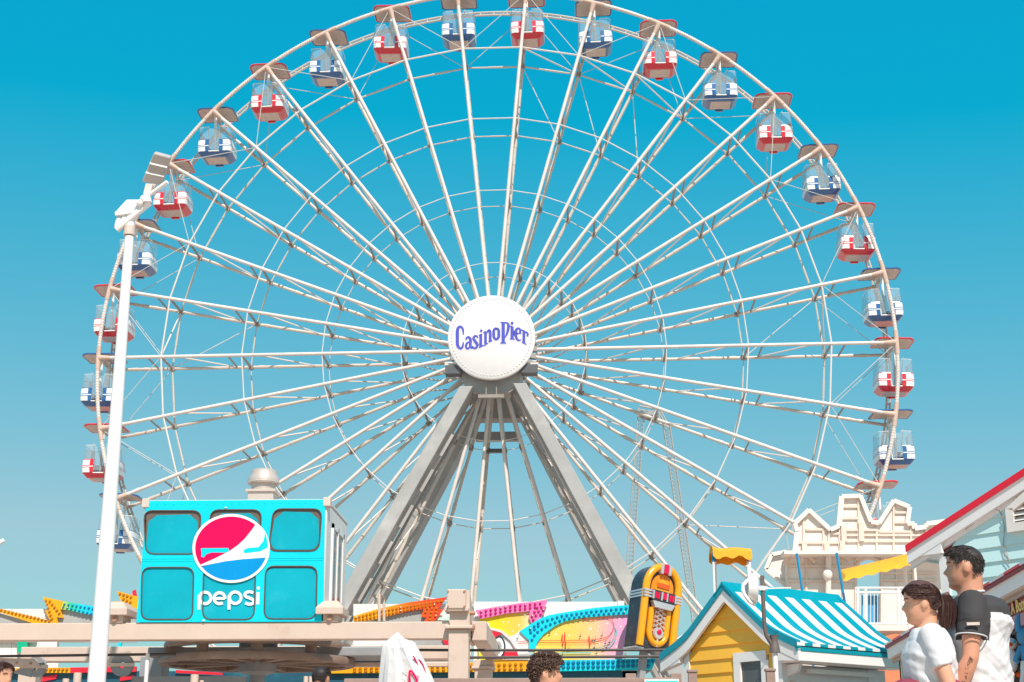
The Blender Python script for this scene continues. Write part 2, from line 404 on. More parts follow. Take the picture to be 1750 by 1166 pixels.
for i, r in enumerate(RINGS):
    mm = MB().bar((0, YF, RW * r), (0, YB, RW * r), .075, .075)
    if i < 2: mm.bar((0, YF, RW * r + .62), (0, YB, RW * r + .62), .06, .06)
    mm.box(-.095, .095, YB - .1, YB + .1, RW * r - .12, RW * r + .12)
    struts[i] = mm.mesh('strut', M['strut'])
braces = {}
lv = (1.0,) + RINGS + (.10,)
for i in range(1, len(lv) - 1):
    braces[i] = MB().tube([(0, YF, RW * lv[i] - .7), (0, YB, RW * lv[i + 1] + .55)], .036, 6).mesh('diagonal_brace', M['steel'], True)
cab = {}
for y in (YF, YB):
    for s_ in (-1, 1): cab[y, s_] = MB().tube([rpt(RW * RINGS[0], 0, y), rpt(RW, s_, y)], .017, 5, caps=False).mesh('cable', M['cable'])
rd = MB().tube([rpt(RW * RINGS[0], 0, YF), rpt(RW * RINGS[0], 1, YB)], .035, 5).tube([rpt(RW * RINGS[0], 0, YB), rpt(RW * RINGS[1], 1, YB)], .02, 5).mesh('ring_brace', M['steel'])
for k in range(NG):
    kk = k - 12
    wobj('spoke', sp_f, kk); wobj('back_spoke', sp_b, kk)
    wobj('rim_segment', rim_f, kk); wobj('rim_segment', rim_b, kk)
    wobj('rim_joint', jmesh, kk); wobj('spoke_fork', plate, kk)
    for i in range(4):
        for y in (YF, YB): wobj('ring_bar', rbars[i, y], kk)
        wobj('strut', struts[i], kk); wobj('diagonal_brace', braces[i + 1], kk)
    if kk % 2 == 0:
        for y in (YF, YB):
            for s_ in (-1, 1): wobj('cable', cab[y, s_], kk)
    if kk in (1, 2, 3, -8, 8, 12): wobj('ring_brace', rd, kk)
# hub
m = MB().lathe([(.01, -2.6), (1.15, -2.6), (1.15, -.7), (1.45, -.7), (1.45, 1.25), (1.1, 1.25), (1.1, 3.0), (.01, 3.0)], 40, (0, 0, HZ), 'y')
for i in range(34):
    a = ang(i); m.bar((1.2 * sin(a), YF, HZ + 1.2 * cos(a)), (1.9 * sin(a), YF, HZ + 1.9 * cos(a)), .2, .3, (0, 1, 0))
m.build('hub', M['leg'], wheel, True)
DY = 62.0 - WY
DZ = at(840, 577, 62.0).z; DX = at(840, 577, 62.0).x - HX
DR = 1.86
disc = MB().lathe([(.01, -.09), (DR - .05, -.09), (DR, -.05), (DR, .12), (.01, .12)], 72, (DX, DY, DZ), 'y').build('hub_disc', M['disc'], wheel, True)
m = MB()
for i in range(72):
    a = 2 * PI * i / 72; m.ball((DX + (DR - .16) * sin(a), DY - .10, DZ + (DR - .16) * cos(a)), .033, .03, .033, 8, 4)
o_ = m.build('rim_lamps', M['bulb'], disc, True); o_['kind'] = 'stuff'
GL = [
 [[(312,430,18),(307,340,40),(275,285,45),(235,278,48),(198,335,62),(193,500,64),(198,640,62),(235,700,46),(275,705,44),(303,655,38),(312,580,18)]],
 [[(362,530,28),(390,490,40),(430,490,46),(455,545,54),(452,640,54),(462,692,38),(500,700,18)],[(440,575,22),(390,600,40),(366,650,44),(376,702,38),(412,712,34),(440,670,26)]],
 [[(600,498,20),(585,468,34),(545,462,42),(517,502,46),(545,562,56),(585,622,56),(580,680,44),(540,706,42),(508,692,30),(505,658,18)]],
 [[(660,430,55),(660,675,55)],[(622,450,24),(690,418,24)],[(626,692,24),(716,645,24)],[(640,362,3),(668,355,55),(698,348,3)]],
 [[(755,375,52),(755,620,52)],[(712,396,22),(765,368,22)],[(722,655,22),(802,602,22)],[(765,420,22),(800,362,34),(836,348,44),(848,400,54),(848,560,54)],[(818,580,22),(892,552,22)]],
 [[(970,300,40),(925,340,52),(918,415,56),(925,490,52),(970,530,40),(1012,490,52),(1020,415,56),(1012,340,52),(970,300,40)]],
 [[(1108,195,64),(1108,595,64)],[(1048,600,24),(1170,600,24)],[(1052,190,24),(1125,190,24)],[(1120,196,24),(1185,200,34),(1212,250,52),(1203,340,52),(1172,440,34),(1140,495,12)]],
 [[(1285,268,60),(1285,512,60)],[(1238,518,22),(1338,522,22)],[(1244,266,22),(1290,266,22)],[(1254,205,4),(1270,205,54),(1300,205,54),(1316,205,4)]],
 [[(1375,415,22),(1440,395,24),(1452,345,36),(1412,306,38),(1368,340,52),(1356,420,54),(1376,510,46),(1420,548,34),(1468,532,14)],[(1448,345,44),(1446,420,36)]],
 [[(1520,355,56),(1520,600,52)],[(1472,333,20),(1535,368,24)],[(1478,580,22),(1572,628,22)],[(1530,385,24),(1572,388,36),(1597,425,40),(1588,465,34)]],
]
def zpt(x, y, depth, ox, oy, sc): return at(ox + x / sc, oy + y / sc, depth)
for gl in GL:
    for name, mt, grow, dp in (('letter_outline', M['pinkline'], 36, .095), ('letter', M['ink'], 5, .105)):
        m = MB()
        for si, st in enumerate(gl):
            st = smooth_pts(st, 4) if len(st) > 2 else st
            for q in ribbon([(x, y, wd + grow) for x, y, wd in st]):
                P = [zpt(x, y, 62.0 - dp - si * .0008, 765, 535, 11.667) - Vector((HX, WY, 0)) for x, y in q]
                m.add(P, [(0, 1, 2, 3)])
        if name == 'letter_outline':
            # only a thin band shows: a white core just above it
            m.build(name, mt, disc, recalc=False)
            m2 = MB()
            for si, st in enumerate(gl):
                st = smooth_pts(st, 4) if len(st) > 2 else st
                for q in ribbon([(x, y, wd + 27) for x, y, wd in st]):
                    m2.add([zpt(x, y, 62.0 - .1 - si * .0008, 765, 535, 11.667) - Vector((HX, WY, 0)) for x, y in q], [(0, 1, 2, 3)])
            m2.build('letter_halo', M['disc'], disc, recalc=False)
        else: m.build(name, mt, disc, recalc=False)
# supporting legs (box girders), splayed fore and aft
def wl(p): return Vector(p) - Vector((HX, WY, 0))
def girder(name, top, foot, wd, dp, mt):
    m = MB(); d = (foot - top)
    m.bar(top, foot, dp, wd, (0, 1, 0)) if False else None
    x = Vector((1, 0, 0)); yv = Vector((0, 1, 0))
    rings = []
    for t in (0, .08, 1):
        p = top.lerp(foot, t); ww = wd * (.86 + .3 * t)
        rings.append([p + x * sx * ww / 2 + yv * sy * dp / 2 for sx, sy in ((-1, -1), (1, -1), (1, 1), (-1, 1))])
    m.loft(rings)
    return m.build(name, mt, wheel, bevel=.03)
lt, lb = at(797, 671, 62.6), at(634, 965, 62.6)
rt, rb = at(891, 666, 62.6), at(1051, 965, 62.6)
def foot(a, b): t = a.z / (a.z - b.z); return a + (b - a) * t
for (a, b) in ((lt, lb), (rt, rb)):
    f_ = foot(a, b); up = a + (a - b) * .012
    girder('support_leg', wl(up), wl(f_ + Vector((0, -1.0, 0))), .66, 1.5, M['leg'])
    girder('support_leg', wl(up + Vector((0, 4.9, 0))), wl(f_ + Vector((0, 6.0, 0))), .66, 1.5, M['leg'])
    fl = f_ + Vector((0, -1, 0)); MB().box(*[c for p in ((wl(fl).x - 1, wl(fl).x + 1), (wl(fl).y - 1, wl(fl).y + 1), (0, .4)) for c in p]).build('footing', M['concrete'], wheel)
    # service ladder and cable tray on the inner face of the girder
    m = MB(); u0 = wl(up); u1 = wl(f_ + Vector((0, -1.0, 0))); inn = 1 if a.x < HX else -1
    off = Vector((inn * .5, .35, 0))
    for s_ in (-.16, .16): m.tube([u0 + off + Vector((0, s_, 0)), u1 + off + Vector((0, s_, 0))], .03, 5)
    for i in range(60): 
        p = u0.lerp(u1, (i + .5) / 60) + off; m.tube([p + Vector((0, -.16, 0)), p + Vector((0, .16, 0))], .016, 4)
    m.build('service_ladder', M['strut'], wheel)
    off = Vector((inn * .5, -.3, 0))
    for i in range(9):
        p, q = u0.lerp(u1, .12 + i * .09), u0.lerp(u1, .12 + i * .09 + .055)
        MB().bar(p + off, q + off, .12, .12).build('cable_tray', M['leg'], wheel)
m = MB().prism([(-1.55, -2.55, HZ - .6), (1.55, -2.55, HZ - .6), (1.15, -2.55, HZ - 2.0), (.78, -2.55, HZ - 2.32), (-.78, -2.55, HZ - 2.32), (-1.15, -2.55, HZ - 2.0)], (0, .9, 0))
m.build('bearing_block', M['leg'], wheel, bevel=.03)
m = MB().prism([(-1.5, 2.2, HZ - .6), (1.5, 2.2, HZ - .6), (1.1, 2.2, HZ - 2.3), (-1.1, 2.2, HZ - 2.3)], (0, .9, 0)); m.build('bearing_block', M['leg'], wheel)
for sx in (-1, 1):
    MB().box(sx * 1.62 - .34, sx * 1.62 + .34, -2.9, -2.3, HZ - 1.55, HZ - 1.18).build('hub_floodlight', M['darkgrey'], wheel)
    MB().box(sx * 1.5 - .5, sx * 1.5 + .5, -2.7, -2.5, HZ - 1.14, HZ - 1.05).build('bracket', M['steel'], wheel)
m = MB().box(-.55, .55, -2.9, -2.7, HZ - 2.62, HZ - 2.48)
for x in (-.22, .22): m.tube([(x, -2.8, HZ - 2.5), (x, -2.8, HZ - .9)], .03, 6)
m.build('crossbar', M['strut'], wheel)
m = MB().bar((-1.0, 2.9, HZ - 3.0), (1.0, 2.9, HZ - 3.0), .4, .4); m.build('rear_crossbeam', M['midgrey'], wheel)
MB().box(-.38, .38, .6, .9, HZ - 4.2, HZ - 4.05).build('cable_box', M['darkgrey'], wheel)

# ------------------------------------------------------------------ gondolas
def make_gondola(colname):
    c = M[colname]
    root = thing('gondola', None, 'gondola')
    z = dict(roof=.28, gt=-.65, tt=-1.35, fl=-2.07)
    # canopy: rounded, arched plate
    def rrect(a, b, r, zz, n=5):
        P = []
        for cx, cy, a0 in ((a - r, b - r, 0), (-a + r, b - r, 90), (-a + r, -b + r, 180), (a - r, -b + r, 270)):
            for i in range(n): t = rad(a0 + 90 * i / (n - 1)); P.append(Vector((cx + r * cos(t), cy + r * sin(t), zz)))
        return P
    arch = lambda P, dz=0: [p + Vector((0, 0, -.10 * (p.x / .9) ** 2 + dz)) for p in P]
    MB().loft([arch(rrect(.80, .72, .2, .30)), arch(rrect(.86, .78, .24, .278)), arch(rrect(.88, .80, .26, .315)), arch(rrect(.86, .78, .24, .35)), arch(rrect(.45, .4, .2, .37))]).build('canopy_rim', c, root, True)
    MB().loft([arch(rrect(.80, .72, .21, .281)), arch(rrect(.80, .72, .21, .30))]).build('canopy_underside', M['under'], root)
    # tub
    def ring(a, b, ch, zz):
        xs = (-a + ch, -.42, -.25, .25, .42, a - ch); k = a / .80
        P = [Vector((x * (k if abs(x) < .5 else 1), -b, zz)) for x in xs]
        P += [Vector((a - ch * .3, -b + ch * .3, zz)), Vector((a, -b + ch, zz)), Vector((a, b - ch, zz)), Vector((a - ch * .3, b - ch * .3, zz))]
        P += [Vector((x * (k if abs(x) < .5 else 1), b, zz)) for x in xs[::-1]]
        P += [Vector((-a + ch * .3, b - ch * .3, zz)), Vector((-a, b - ch, zz)), Vector((-a, -b + ch, zz)), Vector((-a + ch * .3, -b + ch * .3, zz))]
        return P
    lev = [(.56, .50, .10, -2.07), (.60, .54, .12, -2.05), (.755, .68, .16, -1.885), (.775, .70, .17, -1.86), (.80, .72, .18, -1.65), (.80, .72, .18, -1.615), (.798, .72, .18, -1.575), (.797, .72, .18, -1.54), (.785, .71, .18, -1.31), (.78, .70, .18, -1.275)]
    rg = [ring(*q) for q in lev]; n = len(rg[0])
    white_b = {3, 5, 7}
    tub, wht = MB(), MB()
    tub.add(rg[0], [tuple(range(n))])
    for i in range(len(rg) - 1):
        for k in range(n):
            q = [rg[i][k], rg[i][(k + 1) % n], rg[i + 1][(k + 1) % n], rg[i + 1][k]]
            door = k in (2, 12); near = k in (1, 3, 11, 13)
            if door and i >= 3: continue
            if i in white_b and not (near and i in (3, 7)): wht.add(q, [(0, 1, 2, 3)])
            else: tub.add(q, [(0, 1, 2, 3)])
    tub.build('tub', c, root, True)
    for me in split_mesh(wht.mesh('white_panel', M['white'], True)): obj('white_panel', me, root)
    MB().box(-.46, .46, -.40, .40, -2.085, -2.06).build('floor_panel', M['under'], root, bevel=.02)
    MB().box(-.24, .24, -.76, -.68, -1.90, -1.86).build('door_sill', M['white'], root)
    MB().box(-.18, .18, .5, .62, -2.12, -2.05).build('step', c, root)
    # windscreens
    tp = ring(.77, .69, .18, -1.275); t2 = ring(.74, .66, .18, -.65)
    for ks in ((0, 1), (3, 4), (5, 6, 7, 8), (10, 11), (13, 14), (15, 16, 17, 18, 19)):
        m = MB()
        for k in ks: m.add([tp[k % n], tp[(k + 1) % n], t2[(k + 1) % n], t2[k % n]], [(0, 1, 2, 3)])
        m.build('windscreen', M['plexi'], root, recalc=False)
        e = MB().tube([t2[k % n] for k in list(ks) + [ks[-1] + 1]], .012, 5); e.build('windscreen_edge', M['white'], root)
    for y in (-.69, .69):
        MB().add([(-.24, y, -1.78), (.24, y, -1.78), (.24, y * .96, -.72), (-.24, y * .96, -.72)], [(0, 1, 2, 3)]).build('door', M['plexi'], root)
        e = MB()
        for sx in (-1, 1): e.tube([(sx * .33, y * .92, -.55), (sx * .17, y * .98, -1.72)], .018, 5)
        e.build('door_rod', M['chrome'], root)
    for y in (-.46, .46):
        MB().tube([(0, y, .30), (0, y, -.2), (0, y, -1.9)], [.075, .07, .055], 8).build('hanger_post', M['white'], root, True)
    MB().tube([(0, -1.0, 0), (0, 1.0, 0)], .07, 8).build('axle', M['steel2'], root, True)
    m = MB()
    for sx in (-1, 1): m.box(sx * .45 - .2, sx * .45 + .2, -.55, .55, -1.75, -1.62).box(sx * .66 - .04, sx * .66 + .04, -.55, .55, -1.7, -1.25)
    m.build('bench', M['seat'], root)
    return root
gred, gblue = make_gondola('red'), make_gondola('blue')
used = {'red': False, 'blue': False}
ORD = ['topmost', 'second', 'third', 'fourth', 'fifth', 'sixth', 'seventh']
cnt = {}
for k in [0, 1] + [j for i in range(1, 12) for j in (-i, 1 + i)]:
    if k < -10 or k > 11: continue
    cname = 'blue' if k % 2 == 0 else 'red'
    src = gred if cname == 'red' else gblue
    o = src if not used[cname] else copy_tree(src); used[cname] = True
    a = ang(k); o.location = (HX + RW * sin(a), WY, HZ + RW * cos(a)); o.rotation_euler = (0, rad(random.uniform(-2.2, 2.2)), 0)
    side = 'left' if k <= 0 else 'right'
    key = (side, cname); cnt[key] = cnt.get(key, 0) + 1; i = cnt[key]
    word = 'navy blue' if cname == 'blue' else 'red'
    o['label'] = f"{word} and white gondola, {ORD[i - 1]} {'one' if i == 1 else 'down'} of that colour on the wheel's {side} side"
    o['group'] = 'gondolas hanging round the ferris wheel'

# ------------------------------------------------------------------ far lattice tower behind the wheel
TY = 118.0
tower = thing('lattice_tower', 'pale steel lattice ride tower with two leaning masts, far behind the wheel', 'tower', (at(1120, 1000, TY).x, TY, 0))
def lattice(name, top, bot, wd, nb):
    m = MB(); O = Vector(tower.location); a, b = top - O, bot - O
    cs = [Vector((sx * wd / 2, sy * wd / 2, 0)) for sx, sy in ((-1, -1), (1, -1), (1, 1), (-1, 1))]
    for c in cs: m.tube([a + c, b + c], .038, 4)
    for i in range(nb):
        p, q = a.lerp(b, i / nb), a.lerp(b, (i + 1) / nb)
        for j in range(4):
            c, d = cs[j], cs[(j + 1) % 4]
            m.tube([p + c, q + d], .018, 3); m.tube([p + c, p + d], .016, 3)
    return m.build(name, M['lattice'], tower)
def down(a, b): return a + (b - a) * (a.z / (a.z - b.z))
lattice('mast', at(1096, 705, TY), down(at(1096, 705, TY), at(1078, 940, TY)), .52, 90)
lattice('mast', at(1138, 722, TY), down(at(1138, 722, TY), at(1180, 1000, TY)), .52, 90)
m = MB(); O = Vector(tower.location)
for y in (-.6, .6): m.tube([at(1090, 708, TY) - O + Vector((0, y, 0)), at(1146, 728, TY) - O + Vector((0, y, 0))], .09, 5)
for y in (-.6, .6): m.tube([at(1092, 697, TY) - O + Vector((0, y, 0)), at(1128, 704, TY) - O + Vector((0, y, 0)), at(1138, 724, TY) - O + Vector((0, y, 0))], .07, 5)
m.tube([at(1092, 697, TY) - O, at(1092, 710, TY) - O], .1, 5); m.tube([at(1128, 704, TY) - O, at(1126, 720, TY) - O], .08, 5)
m.build('top_beam', M['lattice'], tower)
p = at(1109, 709, TY) - O; MB().lathe([(.02, -.2), (.75, -.2), (.75, .2), (.02, .2)], 18, p, 'z').build('sheave', M['midgrey'], tower)

# ------------------------------------------------------------------ light pole
LY = 21.0
pb = at(165, 1166, LY); pb = Vector((pb.x, LY, 0)); pt = at(221, 405, LY)
lp = thing('light_pole', 'tall white steel light pole with twin floodlights on its crossarm', 'light pole', pb)
H = pt.z
MB().tube([(0, 0, 0), (0, 0, 1.5), (pt.x - pb.x, 0, H)], [.135, .128, .066], 20).build('pole', M['polewhite'], lp, True)
MB().tube([(0, 0, 0), (0, 0, .25)], .24, 16).build('base_flange', M['polewhite'], lp, True)
def L(px, py, Y=LY): return at(px, py, Y) - pb
MB().lathe([(.005, -.06), (.085, -.06), (.085, .08), (.005, .08)], 16, L(221, 396)).build('collar', M['under'], lp, True)
MB().tube([L(221, 400), L(222, 376), L(226, 366)], [.07, .08, .075], 12).build('bracket', M['polewhite'], lp, True)
MB().tube([L(199, 393, 20.95), L(256, 346, 20.95)], .05, 12).build('crossarm', M['polewhite'], lp, True)
MB().tube([L(253, 335, 20.9), L(286, 311, 20.8)], .032, 10).build('conduit_arm', M['polewhite'], lp, True)
for q in ((239, 347), (245, 340), (251, 334)):
    MB().ball(L(q[0], q[1], 20.88), .055, .05, .055, 10, 6).build('cable_gland', M['polewhite'], lp, True)
# lens-side floodlight, tilted, seen from below
fp = [L(263, 261, 20.7), L(292, 269, 20.75), L(276, 317, 21.0), L(242, 311, 20.95)]
off = Vector((-.03, .17, .10))
MB().prism(fp, off).build('floodlight', M['lampgrey'], lp, bevel=.02)
fn = (fp[1] - fp[0]).cross(fp[3] - fp[0]).normalized(); fn = fn if fn.y < 0 else -fn
def fq(u, v): return fp[0].lerp(fp[1], u).lerp(fp[3].lerp(fp[2], u), v)
for v0, v1 in ((.04, .33), (.37, .64)):
    MB().prism([fq(.07, v0) + fn * .012, fq(.93, v0) + fn * .012, fq(.93, v1) + fn * .012, fq(.07, v1) + fn * .012], -fn * .01).build('floodlight_lens', M['lampglass'], lp)
for v in (.35, .67):
    MB().bar(fq(.02, v) + fn * .008, fq(.98, v) + fn * .008, .02, .03).build('floodlight_bar', M['polewhite'], lp)
MB().bar(L(256, 316, 20.95), L(251, 336, 20.92), .11, .08).build('floodlight_knuckle', M['under'], lp, bevel=.01)
MB().tube([L(251, 330, 20.9), L(251, 346, 20.9)], [.05, .075], 10).build('floodlight_mount', M['polewhite'], lp, True)
# second floodlight seen from its back, tipped away
b0 = [L(197, 362, 21.0), L(216, 341, 20.95), L(239, 341, 20.95), L(226, 365, 20.95), L(200, 371, 20.95)]
MB().prism(b0, Vector((-.02, .22, .03))).build('floodlight', M['polewhite'], lp, bevel=.015)
MB().bar(L(197, 366, 20.92), L(226, 362, 20.92), .05, .06).build('floodlight_bar', M['polewhite'], lp, bevel=.008)
for q in ((204, 374, 202, 388), (214, 370, 212, 380)):
    MB().tube([L(q[0], q[1], 20.98), L(q[2], q[3], 20.98)], [.05, .06], 10).build('floodlight_mount', M['polewhite'], lp, True)
# white slanting arm of unclear kind, just reaching in at the left edge
la = thing('slanting_arm', 'tip of a white slanting arm entering at the far left edge', 'slanting arm', Vector((at(-40, 950, 24).x, 24, 0)))
q0 = Vector(la.location)
MB().tube([(0, 0, 0), (0, 0, at(0, 950, 24).z)], [.1, .06], 10).build('pole', M['polewhite'], la, True)
MB().tube([(0, 0, at(0, 952, 24).z), at(7, 923, 24) - q0], [.05, .035], 8).build('arm', M['polewhite'], la, True)

# ------------------------------------------------------------------ chairlift station
SY, RY = 22.2, 26.0
st = thing('chairlift_station', 'beige steel chairlift station frame carrying a big horizontal cable wheel', 'lift station', (at(783, 1100, SY).x, SY, 0))
O = Vector(st.location)
zt, zb = at(450, 1063.5, SY).z, at(450, 1093, SY).z
xl, xr = at(-120, 1080, SY).x, at(800, 1080, SY).x
def B(x0, x1, y0, y1, z0, z1): return MB().box(x0 - O.x, x1 - O.x, y0 - O.y, y1 - O.y, z0, z1)
B(xl, at(767, 1100, SY).x, SY, SY + .25, zb, zt).build('front_beam', M['beige'], st, bevel=.012)
B(xl, at(800, 1080, RY).x, RY, RY + .30, zb, zt).build('rear_beam', M['beige'], st, bevel=.012)
px0, px1 = at(766, 1120, SY - .06).x, at(800.5, 1120, SY - .06).x
B(px0, px1, SY - .06, SY + .26, 0, at(783, 1076, SY).z).build('post', M['beige'], st, bevel=.012)
B(px0 - .05, px1 + .06, SY - .12, SY + .32, at(783, 1075.5, SY).z, at(783, 1070, SY).z).build('flange', M['beige'], st, bevel=.01)
B(px0 + .01, px1 - .01, SY - .04, SY + .24, at(783, 1070, SY).z, at(783, 1046, SY).z).build('post_neck', M['beige'], st, bevel=.01)
B(px0 - .06, px1 + .0, SY - .14, SY + .30, at(783, 1046, SY).z, at(783, 1040, SY).z).build('flange', M['beige'], st, bevel=.01)
B(px0 - .02, px1 - .04, SY - .16, SY + .28, at(783, 1040, SY - .16).z, at(783, 1007, SY - .16).z).build('post_cap', M['beige'], st, bevel=.012)
for ax in (.06, .94):
    for az in (1010.5, 1036.5):
        pp = at(763.5 + 32 * ax, az, SY - .165) - O
        MB().lathe([(.001, -.012), (.014, -.012), (.018, .01)], 8, pp, 'y').build('bolt', M['rust'], st)
# gusset and cross beam running back on the right
gx = px1 - .04 - O.x
MB().prism([(gx, -.02, at(783, 1009, SY).z), (gx, 1.2, at(783, 1052, SY).z), (gx, 1.2, zb), (gx, -.02, zb)], (.05, 0, 0)).build('gusset_plate', M['beige'], st)
B(px1 + .02, px1 + .24, SY + .3, RY, zb, zt + .03).build('cross_beam', M['beige'], st, bevel=.012)
for zz in (1048, 1071, 1073):
    MB().tube([at(803, zz, SY) - O, at(812, zz, SY) - O], .03, 8).build('stud', M['rust'], st)
rx0, rx1 = at(811, 1130, RY - .1).x, at(840, 1130, RY - .1).x
B(rx0, rx1, RY - .1, RY + .28, 0, at(820, 1144, RY).z).build('post', M['beige'], st, bevel=.012)
B(rx0 - .05, rx1 + .05, RY - .14, RY + .30, at(820, 1144, RY).z, at(820, 1139, RY).z).build('flange', M['beige'], st, bevel=.01)
B(rx0 - .03, rx1 + .03, RY - .1, RY + .28, at(820, 1139, RY).z, zb).build('post_neck', M['beige'], st, bevel=.01)
# left posts out of frame keep the frame standing
for y in (SY, RY): B(xl, xl + .3, y - .02, y + .32, 0, zb).build('post', M['beige'], st)
# hood covers on the beam
for hx, sc in ((566, 1.0), (201, .95)):
    c = at(hx, 1050, SY + .1) - O; c.z = zt
    r = .20 * sc
    MB().box(c.x - r * .62, c.x + r * .62, -.02, .4, zt, zt + .115).build('bearing_box', M['beige'], st, bevel=.008)
    def rr(a, b, z): return [Vector((c.x + sx * a, .2 + sy * b, z)) for sx, sy in ((-1, -1), (1, -1), (1, 1), (-1, 1))]
    MB().loft([rr(r, .30, zt + .105), rr(r, .30, zt + .20), rr(r * .52, .2, zt + .305)]).build('hood', M['beige'], st, bevel=.006)
    MB().lathe([(.001, -.02), (.042, -.02), (.042, .02)], 8, (c.x, -.03, zt + .055), 'y').build('bolt', M['rust'], st)
# machinery housing below the cabin
B(at(240, 1110, 23.2).x, at(655, 1110, 23.2).x, 23.6, 25.7, at(450, 1122, 23.6).z, zb + .02).build('machine_housing', M['midgrey'], st, bevel=.02)
B(at(238, 1110, 25).x, at(275, 1110, 25).x, 25.1, 25.6, .6, zb).build('drive_column', M['midgrey'], st)
# bull wheel: two rims joined by spacers and spokes
BC = at(441, 1118, 24.0) - O; BR = 1.52
z1_, z2_ = 2.63, 2.40
for zz, rr_ in ((z1_, BR - .07), (z2_, BR)):
    m = MB(); n = 64
    prof = [(rr_ - .16, zz - .05), (rr_ - .02, zz - .055), (rr_, zz), (rr_ - .02, zz + .05), (rr_ - .16, zz + .04), (rr_ - .16, zz - .05)]
    m.lathe(prof, n, (BC.x, BC.y, 0)); m.build('bull_wheel_rim', M['brownsteel'], st, True)
for i in range(10):
    a = 2 * PI * i / 10 + .2
    MB().bar((BC.x + .2 * cos(a), BC.y + .2 * sin(a), z2_ + .02), (BC.x + (BR - .1) * cos(a), BC.y + (BR - .1) * sin(a), z2_), .12, .09).build('bull_wheel_spoke', M['brownsteel'], st)
    a += .3
    MB().box(-.08, .08, -.05, .05, z2_ - .06, z1_ - .03).build('spacer_block', M['brownsteel'], st).location = (BC.x + (BR - .16) * cos(a), BC.y + (BR - .16) * sin(a), 0)
MB().lathe([(.01, 1.0), (.12, 1.0), (.12, 2.2), (.3, 2.25), (.3, 2.7), (.01, 2.7)], 20, (BC.x, BC.y, 0)).build('axle', M['midgrey'], st, True)
MB().tube([(BC.x, BC.y, 0), (BC.x, BC.y, 1.05)], .2, 12).build('axle_pedestal', M['midgrey'], st)
# haul ropes, sheaves and small stands
for (a, b) in ((at(-60, 1122.5, SY + .5), at(300, 1118, SY + .5)), (at(800, 1111.5, SY + .45), at(1400, 1110.5, SY + .45)), (at(800, 1124, SY + .45), at(1400, 1120.5, SY + .45)), (at(700, 1111, SY + .45), at(800, 1111.5, SY + .45))):
    MB().tube([a - O, b - O], .022, 6).build('haul_rope', M['rope'], st)
for (px, py, r, yy) in ((209, 1137, .165, SY + .55), (62, 1140, .15, SY + .7)):
    c = at(px, py, yy) - O
    MB().lathe([(.05, -.04), (r - .05, -.04), (r, -.05), (r - .02, 0), (r, .05), (r - .05, .04), (.05, .04), (.05, -.04)], 28, c, 'y').build('sheave', M['midgrey'], st, True)
    MB().bar(c + Vector((-.22, -.07, 0)), c + Vector((.2, -.07, .0)), .03, .05).build('sheave_arm', M['beige'], st)
MB().prism([at(-20, 1124, SY + .6) - O, at(58, 1126, SY + .6) - O, at(70, 1140, SY + .6) - O, at(40, 1139, SY + .6) - O, at(-20, 1139, SY + .6) - O], (0, .12, 0)).build('rocker_arm', M['beige'], st)
for (px, py) in ((5, 1131), (28, 1133), (52, 1134)):
    MB().lathe([(.001, -.012), (.014, -.012), (.016, .01)], 8, at(px, py, SY + .59) - O, 'y').build('bolt', M['rust'], st)
MB().prism([at(20, 1150, SY + .65) - O, at(40, 1139, SY + .65) - O, at(60, 1139, SY + .65) - O, at(50, 1157, SY + .65) - O], (0, .1, 0)).build('rocker_bracket', M['midgrey'], st)
for px, top, wd in ((252.5, 1117, .06), (333, 1153, .12), (345, 1163, .06), (113, 1160, .1), (523, 1156, .07), (532, 1156, .07), (133, 1150, .12)):
    q = at(px, top, SY + .25) - O
    MB().tube([(q.x, q.y, 0), q], wd / 2, 10).build('guide_stand', M['trim'] if px == 252.5 else M['beige'], st, True)
B(at(560, 1130, 24.8).x, at(655, 1130, 24.8).x, 24.8, 25.0, at(600, 1124, 24.8).z, at(600, 1116, 24.8).z).build('guard_rail', M['darkgrey'], st)
B(at(600, 1130, 24.6).x, at(765, 1130, 24.6).x, 24.6, 24.8, at(600, 1139, 24.6).z, at(600, 1133, 24.6).z).build('guard_rail', M['beige'], st)
B(at(640, 1130, 24.6).x, at(765, 1130, 24.6).x, 24.6, 24.8, at(600, 1126, 24.6).z, at(600, 1112, 24.6).z).build('guard_rail', M['beige'], st)
B(at(225, 1160, 23).x, at(420, 1160, 23).x, 23, 23.1, 1.2, at(300, 1156, 23).z).build('guard_panel', M['midgrey'], st)
m = MB().tube([at(648, 1062, SY + .4) - O, at(648, 1016, SY + .4) - O, at(656, 1022, SY + .7) - O, at(656.5, 1062, SY + .7) - O], .022, 8); m.build('ladder_hoop', M['beige'], st, True)

# ------------------------------------------------------------------ operator's cabin on the beam
CY = SY - .02
p00, p10, p01 = at(233, 1063.5, CY), at(552, 1062.5, CY), at(247, 856, CY)
cb = thing('control_cabin', "bright cyan operator's cabin with a round soft drink logo, standing on the beige beam", 'cabin', (p00.x, CY, zt + .004))
CW, CH, CDp = (p10 - p00).length, (p01 - p00).length, 2.1
MB().box(0, CW, .03, CDp, 0, CH - .02).build('body', M['cabwhite'], cb, bevel=.03)
SHADE = .034
def cpl(px, py):           # pixel -> local coordinates on the cabin's front
    q = cb.matrix_basis.inverted() @ at(px, py, CY); return q.x, q.z
bpy.context.view_layer.update()
